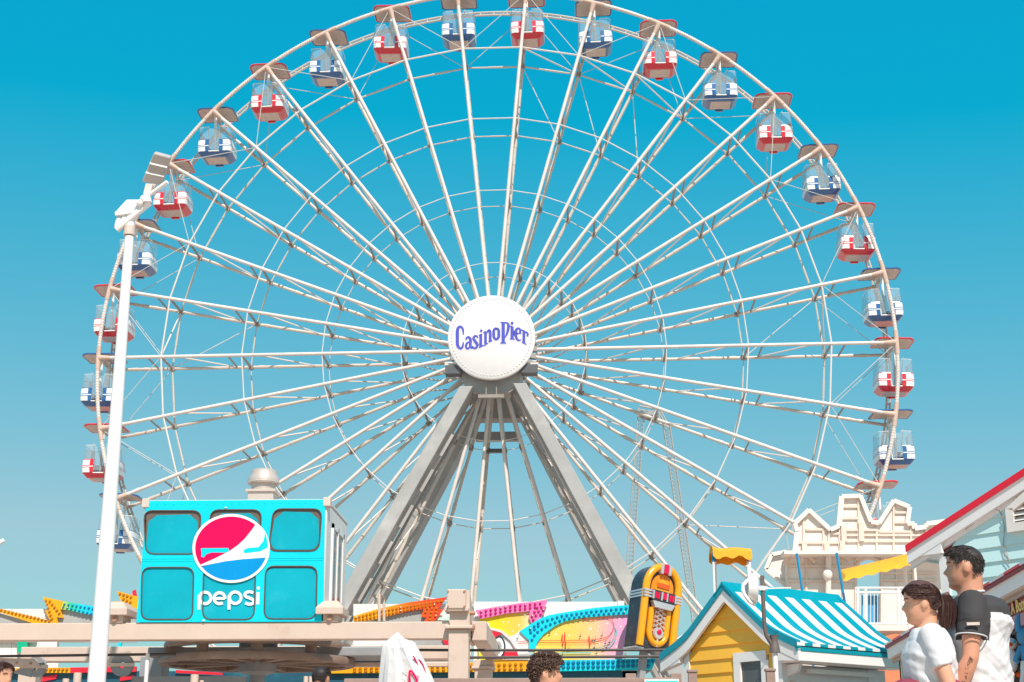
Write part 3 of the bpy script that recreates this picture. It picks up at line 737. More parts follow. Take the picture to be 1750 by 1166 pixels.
# front skin with six rounded openings, as a mesh with real holes
wins = [((246, 873), (344, 873), (338, 947), (249, 947)), ((360, 871.5), (447, 871.5), (443, 946), (356, 946)), ((467, 870), (550, 870), (545, 942), (459, 942)),
        ((243, 970), (331, 970), (329, 1059), (241, 1059)), ((348, 969), (437, 969), (434, 1059), (346, 1059)), ((454, 968), (542, 968), (540, 1058), (451, 1058))]
def rquad(q, r, n=5, grow=0.):
    P = [Vector(cpl(*p)) for p in q]; c = sum(P, Vector((0, 0))) / 4
    P = [p + (p - c).normalized() * grow * 1.4 for p in P]; out = []
    for i in range(4):
        a, b, d = P[i - 1], P[i], P[(i + 1) % 4]
        s0, s1 = b + (a - b).normalized() * r, b + (d - b).normalized() * r
        for k in range(n):
            t = k / (n - 1); out.append((1 - t) ** 2 * s0 + 2 * t * (1 - t) * b + t * t * s1)
    return out
bm = bmesh.new()
def loop(P, y=0.):
    vs = [bm.verts.new((p[0], y, p[1])) for p in P]
    return [bm.edges.new((vs[i], vs[(i + 1) % len(vs)])) for i in range(len(vs))]
ed = loop([(0, 0), (CW, 0), (CW - .03, CH), (.03, CH)])
for q in wins: ed += loop(rquad(q, .13))
bmesh.ops.triangle_fill(bm, edges=ed, use_beauty=True, use_dissolve=False)
ext = bmesh.ops.extrude_face_region(bm, geom=list(bm.faces))
for v in ext['geom']:
    if isinstance(v, bmesh.types.BMVert): v.co.y += .028
bmesh.ops.recalc_face_normals(bm, faces=bm.faces)
me = bpy.data.meshes.new('front_panel'); bm.to_mesh(me); bm.free(); me.materials.append(M['cyan']); obj('front_panel', me, cb)
for q in wins:
    P = rquad(q, .13)
    wi = wins.index(q)
    f_ = MB().prism([(p.x, .018, p.y) for p in P], (0, .008, 0)).build('window', M['windowbrown'], cb)
    c_ = sum(P, Vector((0, 0))) / len(P); hw = max(p.x for p in P) - c_.x; hz = max(p.y for p in P) - c_.y
    fl = []
    for p in P:
        d = p - c_; k = .985
        if wi < 3 and d.y > 0 and abs(d.x) / hw + d.y / hz > 1.42: k = .985 * 1.42 / (abs(d.x) / hw + d.y / hz)
        if wi == 5 and d.y / hz > .88: d = Vector((d.x, d.y - .06 * hz * (1 - (d.x / hw) ** 2 * .4)))
        if wi == 2 and d.y < 0 and abs(d.x) / hw - d.y / hz > 1.6: k = .93
        fl.append(c_ + d * k)
    MB().prism([(p.x, .012, p.y) for p in fl], (0, .004, 0)).build('window_film', M['cyanwin'], f_)
    MB().tube([(p.x, .0, p.y) for p in P], .011, 6, closed=True).build('window_gasket', M['gasket'], f_)
for zz in (.90, .935): MB().box(.02, CW - .02, -.004, .004, CH * .495 + (zz - .9), CH * .495 + (zz - .9) + .008).build('pressed_rib', M['cyan'], cb)
for i in range(22):
    for zz in (.03, CH - .05): MB().ball((.07 + (CW - .14) * i / 21, -.002, zz), .008, .006, .008, 6, 4).build('rivet', M['cyan'], cb)
# logo: flat print just proud of the front skin
def flat(name, poly, mt, dp, par=cb):
    bm = bmesh.new(); vs = [bm.verts.new((x, -dp, z)) for x, z in poly]
    es = [bm.edges.new((vs[i], vs[(i + 1) % len(vs)])) for i in range(len(vs))]
    bmesh.ops.triangle_fill(bm, edges=es, use_beauty=True)
    for f in bm.faces:
        f.normal_update()
        if f.normal.y > 0: f.normal_flip()
    me = bpy.data.meshes.new(name); bm.to_mesh(me); bm.free(); me.materials.append(mt); return obj(name, me, par)
def Z5(x, y): return cpl(320 + x / 4.483, 800 + y / 4.483)
logo = flat('logo_disc', [Z5(338 + 297 * cos(t), 617 + 264 * sin(t)) for t in [2 * PI * i / 72 for i in range(72)] if not (.05 < t < .24)], M['logowhite'], .0122)
def arc(t0, t1, rx=276, ry=244, n=24): return [(338 + rx * cos(rad(t0 + (t1 - t0) * i / n)), 617 + ry * sin(rad(t0 + (t1 - t0) * i / n))) for i in range(n + 1)]
flat('logo_red', [Z5(*p) for p in arc(149, 312) + [(500, 470), (440, 545), (385, 595), (320, 640), (210, 695)]], M['logored'], .0132, logo)
flat('logo_blue', [Z5(*p) for p in [(105, 762), (190, 736), (290, 716), (420, 700), (600, 687)] + arc(16, 146)], M['logoblue'], .0132, logo)
flat('logo_tear', [Z5(*p) for p in [(106, 616), (318, 614), (322, 636), (300, 650), (190, 648), (150, 660), (128, 686), (108, 680), (112, 650)]], M['cyan'], .0142, logo)
flat('logo_tear', [Z5(*p) for p in [(600, 490), (615, 560), (620, 610), (560, 640), (440, 655), (430, 630), (470, 612), (545, 608), (585, 560)]], M['cyan'], .0142, logo)
def word(strokes, conv, mt, dp, par, name='letter'):
    for gl in strokes:
        mm = MB()
        for si, s_ in enumerate(gl):
            s2 = smooth_pts(s_, 5) if len(s_) > 2 else s_
            for q in ribbon(s2): mm.add([(conv(x, y)[0], -dp - si * .001, conv(x, y)[1]) for x, y in q], [(0, 1, 2, 3)])
        mm.build(name, mt, par, recalc=False)
def circ(cx, cy, r, t0, t1, wd, n=14): return [(cx + r * cos(rad(t0 + (t1 - t0) * i / n)), cy + r * sin(rad(t0 + (t1 - t0) * i / n)), wd) for i in range(n + 1)]
word([[circ(137, 996, 44, 0, 360, 23), [(91, 975, 23), (89, 1085, 23)]],
      [circ(248, 998, 42, 5, -305, 23), [(206, 1000, 20), (290, 1000, 20)]],
      [circ(368, 994, 44, 0, 360, 23), [(322, 975, 23), (320, 1085, 23)]],
      [[(506, 957, 22), (478, 948, 23), (448, 958, 23), (446, 982, 23), (478, 997, 23), (506, 1012, 23), (504, 1036, 23), (474, 1044, 23), (444, 1034, 22)]],
      [[(543, 952, 23), (540, 1045, 23)], circ(545, 920, 6, 0, 360, 13)]], Z5, M['logowhite'], .004, cb)
# side window, corner cap, roof vent
sx = CW
for (y0, y1, z0, z1, nm, mt) in ((.50, 1.62, .10, 1.52, 'side_window_frame', M['white']),):
    MB().box(sx, sx + .03, y0, y1, z0, z0 + .07).box(sx, sx + .03, y0, y1, z1 - .07, z1).box(sx, sx + .03, y0, y0 + .09, z0, z1).box(sx, sx + .03, y1 - .09, y1, z0, z1).box(sx, sx + .03, 1.0, 1.07, z0, z1).build(nm, mt, cb)
MB().box(sx + .002, sx + .012, .55, 1.58, .15, 1.47).build('side_window', M['windowdark'], cb)
MB().box(sx + .001, sx + .006, 1.1, 1.5, .18, .4).build('side_sticker', M['orange'], cb)
for px in (0.0, CW - .02): MB().box(px - .04, px + .07, -.012, .16, CH - .1, CH + .035).build('corner_cap', M['under'], cb, bevel=.01)
MB().box(-.005, CW + .01, 0.03, CDp + .02, CH - .02, CH + .012).build('roof', M['cabwhite'], cb)
vx, vz = cpl(422, 856); v0 = CH
VY = .9; VX = vx + .05
MB().box(VX - .20, VX + .20, VY - .2, VY + .2, CH, CH + .26).build('vent_base', M['silver'], cb, bevel=.01)
MB().box(VX - .23, VX + .23, VY - .23, VY + .23, CH + .26, CH + .30).build('vent_flange', M['silver'], cb, bevel=.008)
MB().lathe([(.19, .30), (.19, .44), (.24, .41), (.245, .44), (.235, .52), (.20, .56), (.20, .62), (.16, .64), (.01, .66)], 32, (VX, VY, CH)).build('vent_cowl', M['silver'], cb, True)
MB().lathe([(.243, .425), (.252, .43), (.25, .45)], 32, (VX, VY, CH)).build('vent_rim', M['silver'], cb, True)
for px, py in ((348, 1062), (386, 868)): MB().ball((cpl(px, py)[0], -.01, max(cpl(px, py)[1], .02)), .016).build('rivet', M['white'], cb)

# ------------------------------------------------------------------ music ride facade
FY = 30.0
fc = thing('music_ride_facade', 'painted music ride facade with lamp-studded zigzags, a red car and a guitar', 'ride facade', (at(860, 1100, FY).x, FY, 0))
O = Vector(fc.location)
def fpt(px, py, d=0.): return at(px, py, FY - d) - O
def panel(name, pts, mt, front, thick=.06, par=fc):
    """painted board: outline in photo pixels, standing at its own depth, with real thickness"""
    bm = bmesh.new(); vs = [bm.verts.new(at(x, y, FY - front) - O) for x, y in pts]
    es = [bm.edges.new((vs[i], vs[(i + 1) % len(vs)])) for i in range(len(vs))]
    bmesh.ops.triangle_fill(bm, edges=es, use_beauty=True)
    ext = bmesh.ops.extrude_face_region(bm, geom=list(bm.faces))
    for v in ext['geom']:
        if isinstance(v, bmesh.types.BMVert): v.co.y += thick
    bmesh.ops.recalc_face_normals(bm, faces=bm.faces)
    me = bpy.data.meshes.new(name); bm.to_mesh(me); bm.free(); me.materials.append(mt); return obj(name, me, par)
def lamps(par, rows, mt, front, step=7.0, r=.030, jitter=True, lit=.08):
    """reflector cups with a lamp dome, following pixel polylines"""
    m = MB(); b = MB()
    for row in rows:
        acc = 0.
        for (x0, y0), (x1, y1) in zip(row[:-1], row[1:]):
            l = math.hypot(x1 - x0, y1 - y0); d = acc
            while d < l:
                c = at(x0 + (x1 - x0) * d / l, y0 + (y1 - y0) * d / l, FY - front) - O
                m.lathe([(.004, -.018), (r * .7, -.016), (r * 1.05, .012)], 8, c, 'y')
                if random.random() < lit: b.ball(c + Vector((.01, -.022, .01)), r * .4, r * .45, r * .45, 6, 4)
                d += step
            acc = d - l
    o = m.build('lamp_cups', mt, par, True); o['kind'] = 'stuff'
    if b.v: o = b.build('lit_lamps', M['spark'], par, True); o['kind'] = 'stuff'
# white backing boards, each its own board
edge = [(-40, 1041), (90, 1041)]
xs = [-60, 20, 100]
for x0, x1 in zip(xs[:-1], xs[1:]): panel('backing_board', [(x0, 1041), (x1 - .6, 1040.7), (x1 - .6, 1170), (x0, 1170)], M['facwhite'], .0)
for x0, x1 in ((604, 662), (662, 720), (720, 778), (810, 842), (842, 874), (874, 906), (906, 938), (938, 954), (954, 969), (969, 985), (985, 1002), (1002, 1018), (1018, 1034), (1034, 1050), (1050, 1063)):
    y = 1032.5 if x0 < 800 else 1028.5
    panel('backing_board', [(x0, y), (x1 - .4, y), (x1 - .4, 1150), (x0, 1150)], M['facwhite'], .0)
panel('side_post', [(1056, 1027), (1067, 1027), (1067, 1036), (1056, 1036)], M['facwhite'], .03)
# left part
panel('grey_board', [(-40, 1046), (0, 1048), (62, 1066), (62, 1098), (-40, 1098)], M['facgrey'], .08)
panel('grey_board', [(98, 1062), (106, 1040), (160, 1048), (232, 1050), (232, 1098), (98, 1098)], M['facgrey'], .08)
z_ = panel('zigzag_panel', [(-40, 1034), (0, 1040.5), (86, 1062), (77, 1043), (84.5, 1042.5), (72.5, 1020), (107, 1027.5), (103, 1042), (107.5, 1056), (97, 1055), (99, 1066), (58, 1066), (0, 1046.5), (-40, 1040)], M['orange'], .15, .07)
lamps(z_, [[(2, 1043), (90, 1063)], [(78, 1027), (90, 1062)], [(85, 1028), (104, 1052)]], M['ochre'], .158, 6.5)
M['greenblue'] = ramp_mat('green to blue lamp panel', [(0, (.62, .55, .0)), (.25, (.02, .55, .28)), (.6, (.0, .60, .68)), (1, (.0, .45, .72))], -8.7, -8.0)
z_ = panel('lamp_band', [(107.2, 1027.6), (135, 1032), (162, 1037), (162, 1052), (140, 1048), (118, 1043), (103.5, 1041.5)], M['greenblue'], .15, .07)
lamps(z_, [[(110, 1033), (160, 1041)], [(108, 1038), (160, 1050)]], M['bluecup'], .158, 7, .024)
z_ = panel('zigzag_panel', [(199, 1010), (229, 1018), (236, 1020), (236, 1042), (208, 1030), (192.5, 1030), (194, 1028), (207, 1028)], M['orange'], .15, .07)
lamps(z_, [[(205, 1015), (228, 1022)], [(211, 1024), (228, 1032)]], M['ochre'], .158, 6.5)
panel('crimson_scroll', [(226, 1010), (231, 1008), (234, 1024), (227, 1026)], M['redtrim'], .12)
panel('green_shape', [(29, 1097), (46, 1097), (47, 1106), (72, 1107), (88, 1113), (86, 1117), (30, 1115)], M['green'], .1)
panel('teal_shape', [(198, 1116), (203, 1098), (208, 1098), (204, 1116)], M['cyanpanel'], .1)
# centre: amber-to-red zigzag
M['amberred'] = ramp_mat('amber to red lamp panel', [(0, (.85, .40, .0)), (.35, (.86, .34, .0)), (.62, (.86, .11, .005)), (1, (.80, .03, .005))], -2.95, -1.10)
z_ = panel('zigzag_panel', [(604, 1053), (645, 1041), (695, 1030), (764, 1020.5), (748, 1041), (757.5, 1041.5), (744, 1060), (722, 1066), (729, 1056), (720, 1053.5), (724, 1041), (695, 1045), (645, 1057.5), (604, 1064)], M['amberred'], .15, .07)
lamps(z_, [[(608, 1056), (650, 1045), (756, 1027)], [(608, 1061), (655, 1051), (720, 1037), (748, 1033)], [(730, 1040), (726, 1050)], [(738, 1040), (734, 1062)], [(746, 1040), (744, 1055)]], M['ochre'], .158, 6.5)
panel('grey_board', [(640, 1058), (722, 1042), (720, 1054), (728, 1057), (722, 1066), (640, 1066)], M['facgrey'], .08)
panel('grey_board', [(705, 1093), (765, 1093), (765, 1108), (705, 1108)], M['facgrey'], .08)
panel('red_shape', [(755, 1093), (768, 1093), (768, 1112)], M['redtrim'], .12)
panel('lilac_strip', [(748, 1056), (768, 1053), (768, 1060), (748, 1060)], M['artpink'], .1)
# pink zigzag, yellow art board
z_ = panel('zigzag_panel', [(812.5, 1043.5), (850, 1037), (888, 1031), (936, 1026), (930, 1039), (931.3, 1042), (924.8, 1056), (908, 1065.5), (903.5, 1055), (906, 1044.5), (866.6, 1048.5), (820.5, 1058)], M['pinkpanel'], .15, .07)
lamps(z_, [[(822, 1046), (866, 1038), (930, 1031)], [(822, 1053), (866, 1044), (916, 1038)], [(918, 1039), (909, 1054)], [(925, 1038), (916, 1052), (910, 1062)], [(928, 1043), (921, 1056)]], M['magenta'], .158, 8.5, .03)
panel('art_board', [(818, 1057), (905, 1044), (909, 1066), (897, 1075), (904, 1094), (896, 1130), (818, 1130)], M['artyellow'], .09)
panel('art_board', [(895, 1076), (962, 1060), (1076, 1048), (1063, 1127), (896, 1129)], M['artpink'], .10)
panel('pale_board', [(880, 1085), (888, 1078), (904, 1093), (922, 1094), (905, 1128), (866, 1128), (850, 1095)], M['facwhite'], .105)
z_ = panel('lamp_arch', [(1077, 1034), (1046, 1036), (1015, 1039), (985, 1043.5), (960, 1047.5), (940, 1051), (923, 1057), (909, 1065.5), (888, 1079), (904, 1094), (904, 1110), (915, 1110), (917, 1100), (922, 1092), (929, 1084), (937, 1078), (950, 1069), (965, 1062), (994, 1056), (1040, 1052), (1075, 1050)], M['cyanpanel'], .15, .07)
lamps(z_, [[(1070, 1040), (1015, 1045), (960, 1053), (922, 1064), (904, 1077)], [(1066, 1047), (1015, 1051), (965, 1058), (935, 1069), (915, 1083), (908, 1096)], [(920, 1070), (908, 1080), (902, 1087)]], M['bluecup'], .158, 8.5, .03)
# car: body, fender, wheel, lamp, bumper
cr = panel('car_body', [(826, 1068), (834, 1072), (856, 1077), (874, 1090), (885, 1106), (888, 1127), (846, 1127), (840, 1108), (834, 1092)], M['logowhite'], .125, .03)
panel('car_door', [(842, 1078.5), (851, 1079), (857, 1084), (848, 1088), (845, 1098), (839, 1099), (837, 1086)], M['redtrim'], .16, .03, cr)
panel('car_flank', [(860, 1114), (884, 1114), (886, 1123), (862, 1126)], M['redtrim'], .16, .03, cr)
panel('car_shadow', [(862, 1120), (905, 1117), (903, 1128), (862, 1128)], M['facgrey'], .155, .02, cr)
c_ = (853.5, 1106)
for k, (rx, ry, mt) in enumerate(((10.5, 19, M['jukeblack']), (8.3, 16, M['logowhite']), (5.0, 10, M['facgrey']), (2.2, 4.5, M['artdark']))):
    panel('car_wheel', [(c_[0] + rx * cos(t) + k * -.6, c_[1] + ry * sin(t)) for t in [2 * PI * i / 24 for i in range(24)]], mt, .18 + .012 * k, .012, cr)
panel('headlamp', [(824, 1068), (829, 1063), (835, 1065), (837, 1072), (833, 1077), (827, 1075)], M['white'], .17, .03, cr)
panel('fender_line', [(836, 1072), (858, 1078), (876, 1092), (884, 1108), (881, 1109), (872, 1095), (856, 1081), (836, 1076)], M['pinkline'], .17, .03, cr)
panel('grille_bar', [(832, 1074), (835, 1075), (838, 1098), (844, 1108), (841, 1110), (834, 1100)], M['chrome'], .175, .03, cr)
panel('bumper', [(838, 1100), (848, 1098), (847, 1106), (843, 1112)], M['chrome'], .18, .03, cr)
# guitar outline, staff lines, notes, sparkles
def line(pts, mt, wd, front=.125, nm='painted_line'):
    mm = MB()
    for q in ribbon(smooth_pts([(x, y, wd) for x, y in pts], 4)): mm.add([at(x, y, FY - front) - O for x, y in q], [(0, 1, 2, 3)])
    mm.build(nm, mt, fc, recalc=False)
line([(994, 1057), (1002, 1059), (1012, 1059.5), (1026, 1057), (1036, 1056), (1044, 1059), (1049, 1067), (1048, 1075), (1043, 1084), (1034, 1090), (1015, 1093.5), (985, 1094.5), (968, 1094.5)], M['artred'], 1.1)
line([(885, 1097), (910, 1095), (945, 1094.8), (960, 1094.6)], M['artred'], .9)
line([(885, 1100), (930, 1099), (1000, 1099), (1025, 1096), (1040, 1090)], M['artred'], .8, .128)
line([(1050, 1071), (1053.5, 1080), (1050, 1096), (1040, 1107), (1028, 1112)], M['artteal'], 1.3)
line([(1051, 1078), (1048, 1092), (1036, 1103), (1012, 1109), (960, 1111)], M['green'], .8, .128)
line([(905, 1118), (950, 1116.5), (1010, 1115.5)], M['artteal'], 1.6)
for x, up, dn in ((961, 1084, 1104), (965.5, 1080, 1110), (1007, 1087, 1106)):
    line([(x - 1.5, 1095), (x, up), (x + .6, dn), (x + 2, 1095)], M['artred'], 1.1, .131)
for (x, y) in ((991, 1088), (1028, 1087), (1012, 1095), (1016, 1095), (971, 1110), (1015, 1107.5), (1034, 1100), (1041, 1098), (1036, 1107), (960, 1120), (1019, 1117), (906, 1091), (939, 1083), (884, 1092)):
    line([(x - 1.6, y + .6), (x, y), (x + 1.6, y - .6)], M['artdark'], 2.0, .134, 'music_note')
    line([(x + 1.4, y), (x + 1.7, y - 4), (x + 2, y - 8)], M['artdark'], .5, .134, 'note_stem')
for (x, y, r) in ((897, 1051, 1.9), (860, 1063.5, 1.7), (869, 1063.5, 1.2), (887, 1068.5, 2), (877, 1079, 1.6), (950, 1085, 2.4), (973, 1086, 2), (1009, 1075, 2.9), (1023, 1071, 1.5), (1022, 1079, 1.3), (1038, 1066, 2), (1058, 1057, 1.8), (1061, 1071, 2), (1053, 1105, 1.7), (1024, 1100, 1.5), (956, 1074, 1.3), (980, 1070, 1.1), (990, 1072, 1.1), (1056, 1092, 1.2)):
    panel('sparkle', [(x + r * (1 if i % 2 == 0 else .55) * cos(PI * i / 8), y + r * (1 if i % 2 == 0 else .55) * sin(PI * i / 8)) for i in range(16)], M['spark'], .093 if x < 896 else .104, .002)
# lower lamp strips and dark skirt
z_ = panel('lamp_strip', [(560, 1139), (845, 1131), (904, 1130), (904, 1147), (845, 1148), (560, 1151)], M['orange'], .2, .1)
lamps(z_, [[(606, 1143), (900, 1135)], [(606, 1147.5), (900, 1143)]], M['ochre'], .22, 9.5, .032, lit=0)
z_ = panel('lamp_strip', [(908, 1130), (1122, 1125.5), (1114, 1144.5), (908, 1148)], M['cyanpanel'], .2, .1)
lamps(z_, [[(912, 1134), (1116, 1130)], [(912, 1141), (1112, 1138)]], M['bluecup'], .22, 8.5, .036)
z_ = panel('lamp_strip', [(-40, 1143), (110, 1141), (120, 1141), (120, 1150), (-40, 1150)], M['orange'], .2, .1)
lamps(z_, [[(2, 1146), (118, 1144)]], M['ochre'], .22, 7, .03, lit=0)
panel('lamp_strip', [(120, 1141), (232, 1139), (232, 1148), (120, 1150)], M['redtrim'], .2, .1)
panel('red_strip', [(300, 1145), (380, 1150), (380, 1154), (300, 1150)], M['redtrim'], .2, .05)
for x0, x1 in ((-60, 232), (232, 560), (560, 800), (800, 1010), (1010, 1090)): panel('skirt_board', [(x0, 1147), (x1, 1147), (x1, 1290), (x0, 1290)], M['navy'], .1, .1)
for (pts) in ([(45, 1163), (70, 1157), (98, 1153), (96, 1160), (60, 1168)], [(652, 1154), (690, 1152), (700, 1158), (655, 1160)], [(205, 1158), (230, 1154), (230, 1160), (205, 1164)]):
    panel('red_flourish', pts, M['redtrim'], .13, .03)
panel('dark_end', [(1064, 1146), (1114, 1145), (1095, 1157), (1064, 1160)], M['midgrey'], .1, .3)

# ------------------------------------------------------------------ jukebox sign
JY = 29.0
jb = at(1108, 1113, JY)
jk = thing('jukebox_sign', 'giant amber and black jukebox standing tilted at the end of the music facade', 'jukebox', jb, (0, rad(9.5), rad(30)))
JW, JH, JD = .83, 1.62, .44
def archpts(wd, h0, h1, n=18):                    # straight sides then a half ellipse
    r = wd / 2; P = [(-r, h0), (-r, h1 - r * 1.12)]
    P += [(r * -cos(PI * i / n), h1 - r * 1.12 + r * 1.12 * sin(PI * i / n)) for i in range(1, n)]
    return P + [(r, h1 - r * 1.12), (r, h0)]
MB().prism([(x, -JD / 2, z) for x, z in archpts(JW, 0, JH)], (0, JD, 0)).build('shell', M['jukeblack'], jk, bevel=.02)
ap = archpts(JW - .12, .02, JH - .05)
MB().tube([(x, -JD / 2 - .02, z) for x, z in ap], .075, 10).build('amber_tube', M['jukeyellow'], jk, True)
MB().prism([(x, -JD / 2 - .025, z) for x, z in archpts(JW - .34, .95, JH - .19)], (0, .02, 0)).build('window_panel', M['jukeorange'], jk)
MB().prism([(x, -JD / 2 - .04, z) for x, z in archpts(JW - .50, 1.0, JH - .30)], (0, .012, 0)).build('title_card', M['jukeyellow'], jk)
MB().box(-.14, .14, -JD / 2 - .06, -JD / 2 - .045, 1.16, 1.25).build('card_plate', M['plushorange'], jk)
for z0 in (.93, .985, 1.04):
    MB().box(-JW / 2 - .012, -.20, -JD / 2 - .10, -JD / 2 + .0, z0, z0 + .035).build('chrome_band', M['chrome'], jk)
    MB().box(.20, JW / 2 + .012, -JD / 2 - .10, -JD / 2 + .0, z0, z0 + .035).build('chrome_band', M['chrome'], jk)
    MB().box(-JW / 2 - .014, -JW / 2 + .0, -JD / 2 + .001, JD / 2, z0, z0 + .035).build('chrome_band', M['chrome'], jk)
MB().box(-.25, .25, -JD / 2 - .13, -JD / 2, .89, 1.09).build('selector_box', M['jukeblack'], jk, bevel=.01)
for x in (-.19, -.13, .13, .19): MB().box(x - .022, x + .022, -JD / 2 - .142, -JD / 2 - .13, .93, 1.05).build('selector_strip', M['jukered'], jk)
for x in (-.245, -.06, .06, .245): MB().box(x - .016, x + .016, -JD / 2 - .148, -JD / 2 - .12, .91, 1.07).build('selector_post', M['chrome'], jk)
MB().box(-.05, .05, -JD / 2 - .146, -JD / 2 - .13, .94, 1.06).build('selector_jewel', M['jukered'], jk)
MB().prism([(-.25, -JD / 2 - .15, .88), (.25, -JD / 2 - .15, .88), (.19, -JD / 2 - .15, .76), (-.19, -JD / 2 - .15, .76)], (0, .12, 0)).build('keyboard', M['chrome'], jk, bevel=.01)
lowl = [(-.19, .76), (-.19, .34)] + [(.19 * -cos(PI * i / 12), .34 - .19 * 1.2 * sin(PI * i / 12)) for i in range(1, 12)] + [(.19, .34), (.19, .76)]
MB().tube([(x, -JD / 2 - .02, z) for x, z in lowl], .06, 10).build('amber_tube', M['jukeyellow'], jk, True)
MB().prism([(x * .7, -JD / 2 - .02, z) for x, z in lowl], (0, .01, 0)).build('grille_panel', M['jukeorange'], jk)
m = MB()
for i in range(5):
    z0 = .33 + i * .085
    MB().tube([(-.12, -JD / 2 - .04, z0), (.12, -JD / 2 - .04, z0 + .13)], .013, 6).build('grille_bar', M['chrome'], jk)
    MB().tube([(.12, -JD / 2 - .055, z0), (-.12, -JD / 2 - .055, z0 + .13)], .013, 6).build('grille_bar', M['chrome'], jk)
MB().lathe([(.005, -.03), (.1, -.02), (.115, .02)], 16, (0, -JD / 2 - .06, .31), 'y').build('grille_rosette', M['chrome'], jk, True)
MB().lathe([(.005, -.05), (.05, -.03), (.055, .0)], 12, (0, -JD / 2 - .07, .33), 'y').build('rosette_jewel', M['jukered'], jk, True)
MB().tube([(0, -JD / 2 - .05, .24), (0, -JD / 2 - .05, -.0 + .06)], .02, 8).build('centre_rod', M['chrome'], jk)
for x in (-.085, .085): MB().box(x - .03, x + .03, -JD / 2 - .11, -JD / 2 + .04, JH - .2, JH - .01).build('crest_clip', M['chrome'], jk, bevel=.01)
MB().box(-.05, .05, -JD / 2 - .12, -JD / 2 + .04, JH - .19, JH + .0).build('crest_jewel', M['jukered'], jk, bevel=.02)
MB().box(-JW / 2 - .01, -JW / 2 + .16, -JD / 2 - .01, JD / 2, -.03, .0).build('base_trim', M['chrome'], jk)
MB().box(-.06, .06, .1, .22, -3.0, 0).build('support_stand', M['midgrey'], jk)

# ------------------------------------------------------------------ yellow kiosk with the striped roof
KA = rad(-50)
kx, ky = Vector((cos(KA), sin(KA), 0)), Vector((-sin(KA), cos(KA), 0))
KC = at(1337, 1130, 17.0); KC.z = 0
ks = thing('kiosk', 'small yellow clapboard kiosk with a turquoise and white striped roof', 'kiosk', KC, (0, 0, KA))
def kl(p): d = p - KC; return Vector((d.dot(kx), d.dot(ky), d.z))
def kg(px, py, y=0.): return kl(onplane(px, py, KC + ky * y, ky))       # pixel -> kiosk local, on a plane parallel to the gable
KOV = -.11                                                            # rake overhang in front of the gable wall
apex = kg(1234, 999, KOV); lm_, ll_ = kg(1168, 1089, KOV), kg(1124, 1122, KOV)
rm_, rl_ = kg(1311, 1072, KOV), kg(1359, 1097, KOV)
wl_ = kg(1172, 1120, 0).x; KW = -wl_
cx = apex.x
hl, hr = (apex.x - ll_.x), (rl_.x - apex.x)
# symmetric flared profile, taken from the better seen right side
half = (hl + hr) / 2
zA, zM, zE = apex.z, (lm_.z + rm_.z) / 2, (ll_.z + rl_.z) / 2
xM = ((apex.x - lm_.x) + (rm_.x - apex.x)) / 2
def prof(s_, n=9, dz=0., k=1.):
    """points from the ridge down to the eave: straight, then flaring out"""
    P = []
    for i in range(n + 1):
        t = i / n
        a, b, c = Vector((0, zA)), Vector((xM * .93, zM - .04)), Vector((half, zE))
        # quadratic blend near the break
        if t < .45: q = a.lerp(Vector((xM * .84, zA + (zM - zA) * .86)), t / .45)
        else:
            u = (t - .45) / .55; p0 = Vector((xM * .84, zA + (zM - zA) * .86)); q = (1 - u) ** 2 * p0 + 2 * u * (1 - u) * Vector((xM * 1.02, zM - .03)) + u * u * c
        P.append((cx + s_ * q.x, q.y + dz))
    return P
KL = 1.72; y0r, y1r = KOV, KL + .16
# roof stripes on the right slope, plain sheet on the left slope
NS = 13; gap = .0
for i in range(NS):
    a, b = y0r + .05 + (y1r - y0r - .1) * i / NS, y0r + .05 + (y1r - y0r - .1) * (i + 1) / NS
    P = prof(1, 10); m = MB()
    V = [(x, a, z) for x, z in P] + [(x, b, z) for x, z in P] + [(x, a, z - .02) for x, z in P] + [(x, b, z - .02) for x, z in P]
    n = len(P); FF = []
    for k in range(n - 1):
        FF += [(k, k + 1, n + k + 1, n + k), (2 * n + k, 3 * n + k, 3 * n + k + 1, 2 * n + k + 1), (k, 2 * n + k, 2 * n + k + 1, k + 1), (n + k, n + k + 1, 3 * n + k + 1, 3 * n + k)]
    m.add(V, FF); m.build('roof_stripe', M['roofwhite'] if i % 2 == 0 else M['teal'], ks, True)
P = prof(-1, 10); MB().add([(x, y, z) for y in (y0r + .05, y1r - .05) for x, z in P], [(k, k + 1, len(P) + k + 1, len(P) + k) for k in range(len(P) - 1)]).build('roof_sheet', M['teal'], ks, True)
# ridge cap, rake trims
MB().prism([(cx - .14, y0r - .01, zA - .13), (cx, y0r - .01, zA + .035), (cx + .14, y0r - .01, zA - .13), (cx, y0r - .01, zA - .0)], (0, y1r - y0r + .02, 0)).build('ridge_cap', M['teal'], ks)
def rake(y, s_, thick, up, dn, mt, nm):
    P = prof(s_, 10); m = MB(); up_ = [(x, z + up) for x, z in P]; dn_ = [(x, z - dn) for x, z in P]
    # vertical-depth board following the slope
    V = [(x, y, z) for x, z in up_] + [(x, y, z) for x, z in dn_] + [(x, y + thick, z) for x, z in up_] + [(x, y + thick, z) for x, z in dn_]; n = len(P); FF = []
    for k in range(n - 1):
        FF += [(k, k + 1, n + k + 1, n + k), (2 * n + k, 3 * n + k, 3 * n + k + 1, 2 * n + k + 1), (k, 2 * n + k, 2 * n + k + 1, k + 1), (n + k, n + k + 1, 3 * n + k + 1, 3 * n + k)]
    FF += [(0, n, 3 * n, 2 * n), (n - 1, 3 * n - 1, 4 * n - 1, 2 * n - 1)]
    m.add(V, FF); return m.build(nm, mt, ks)
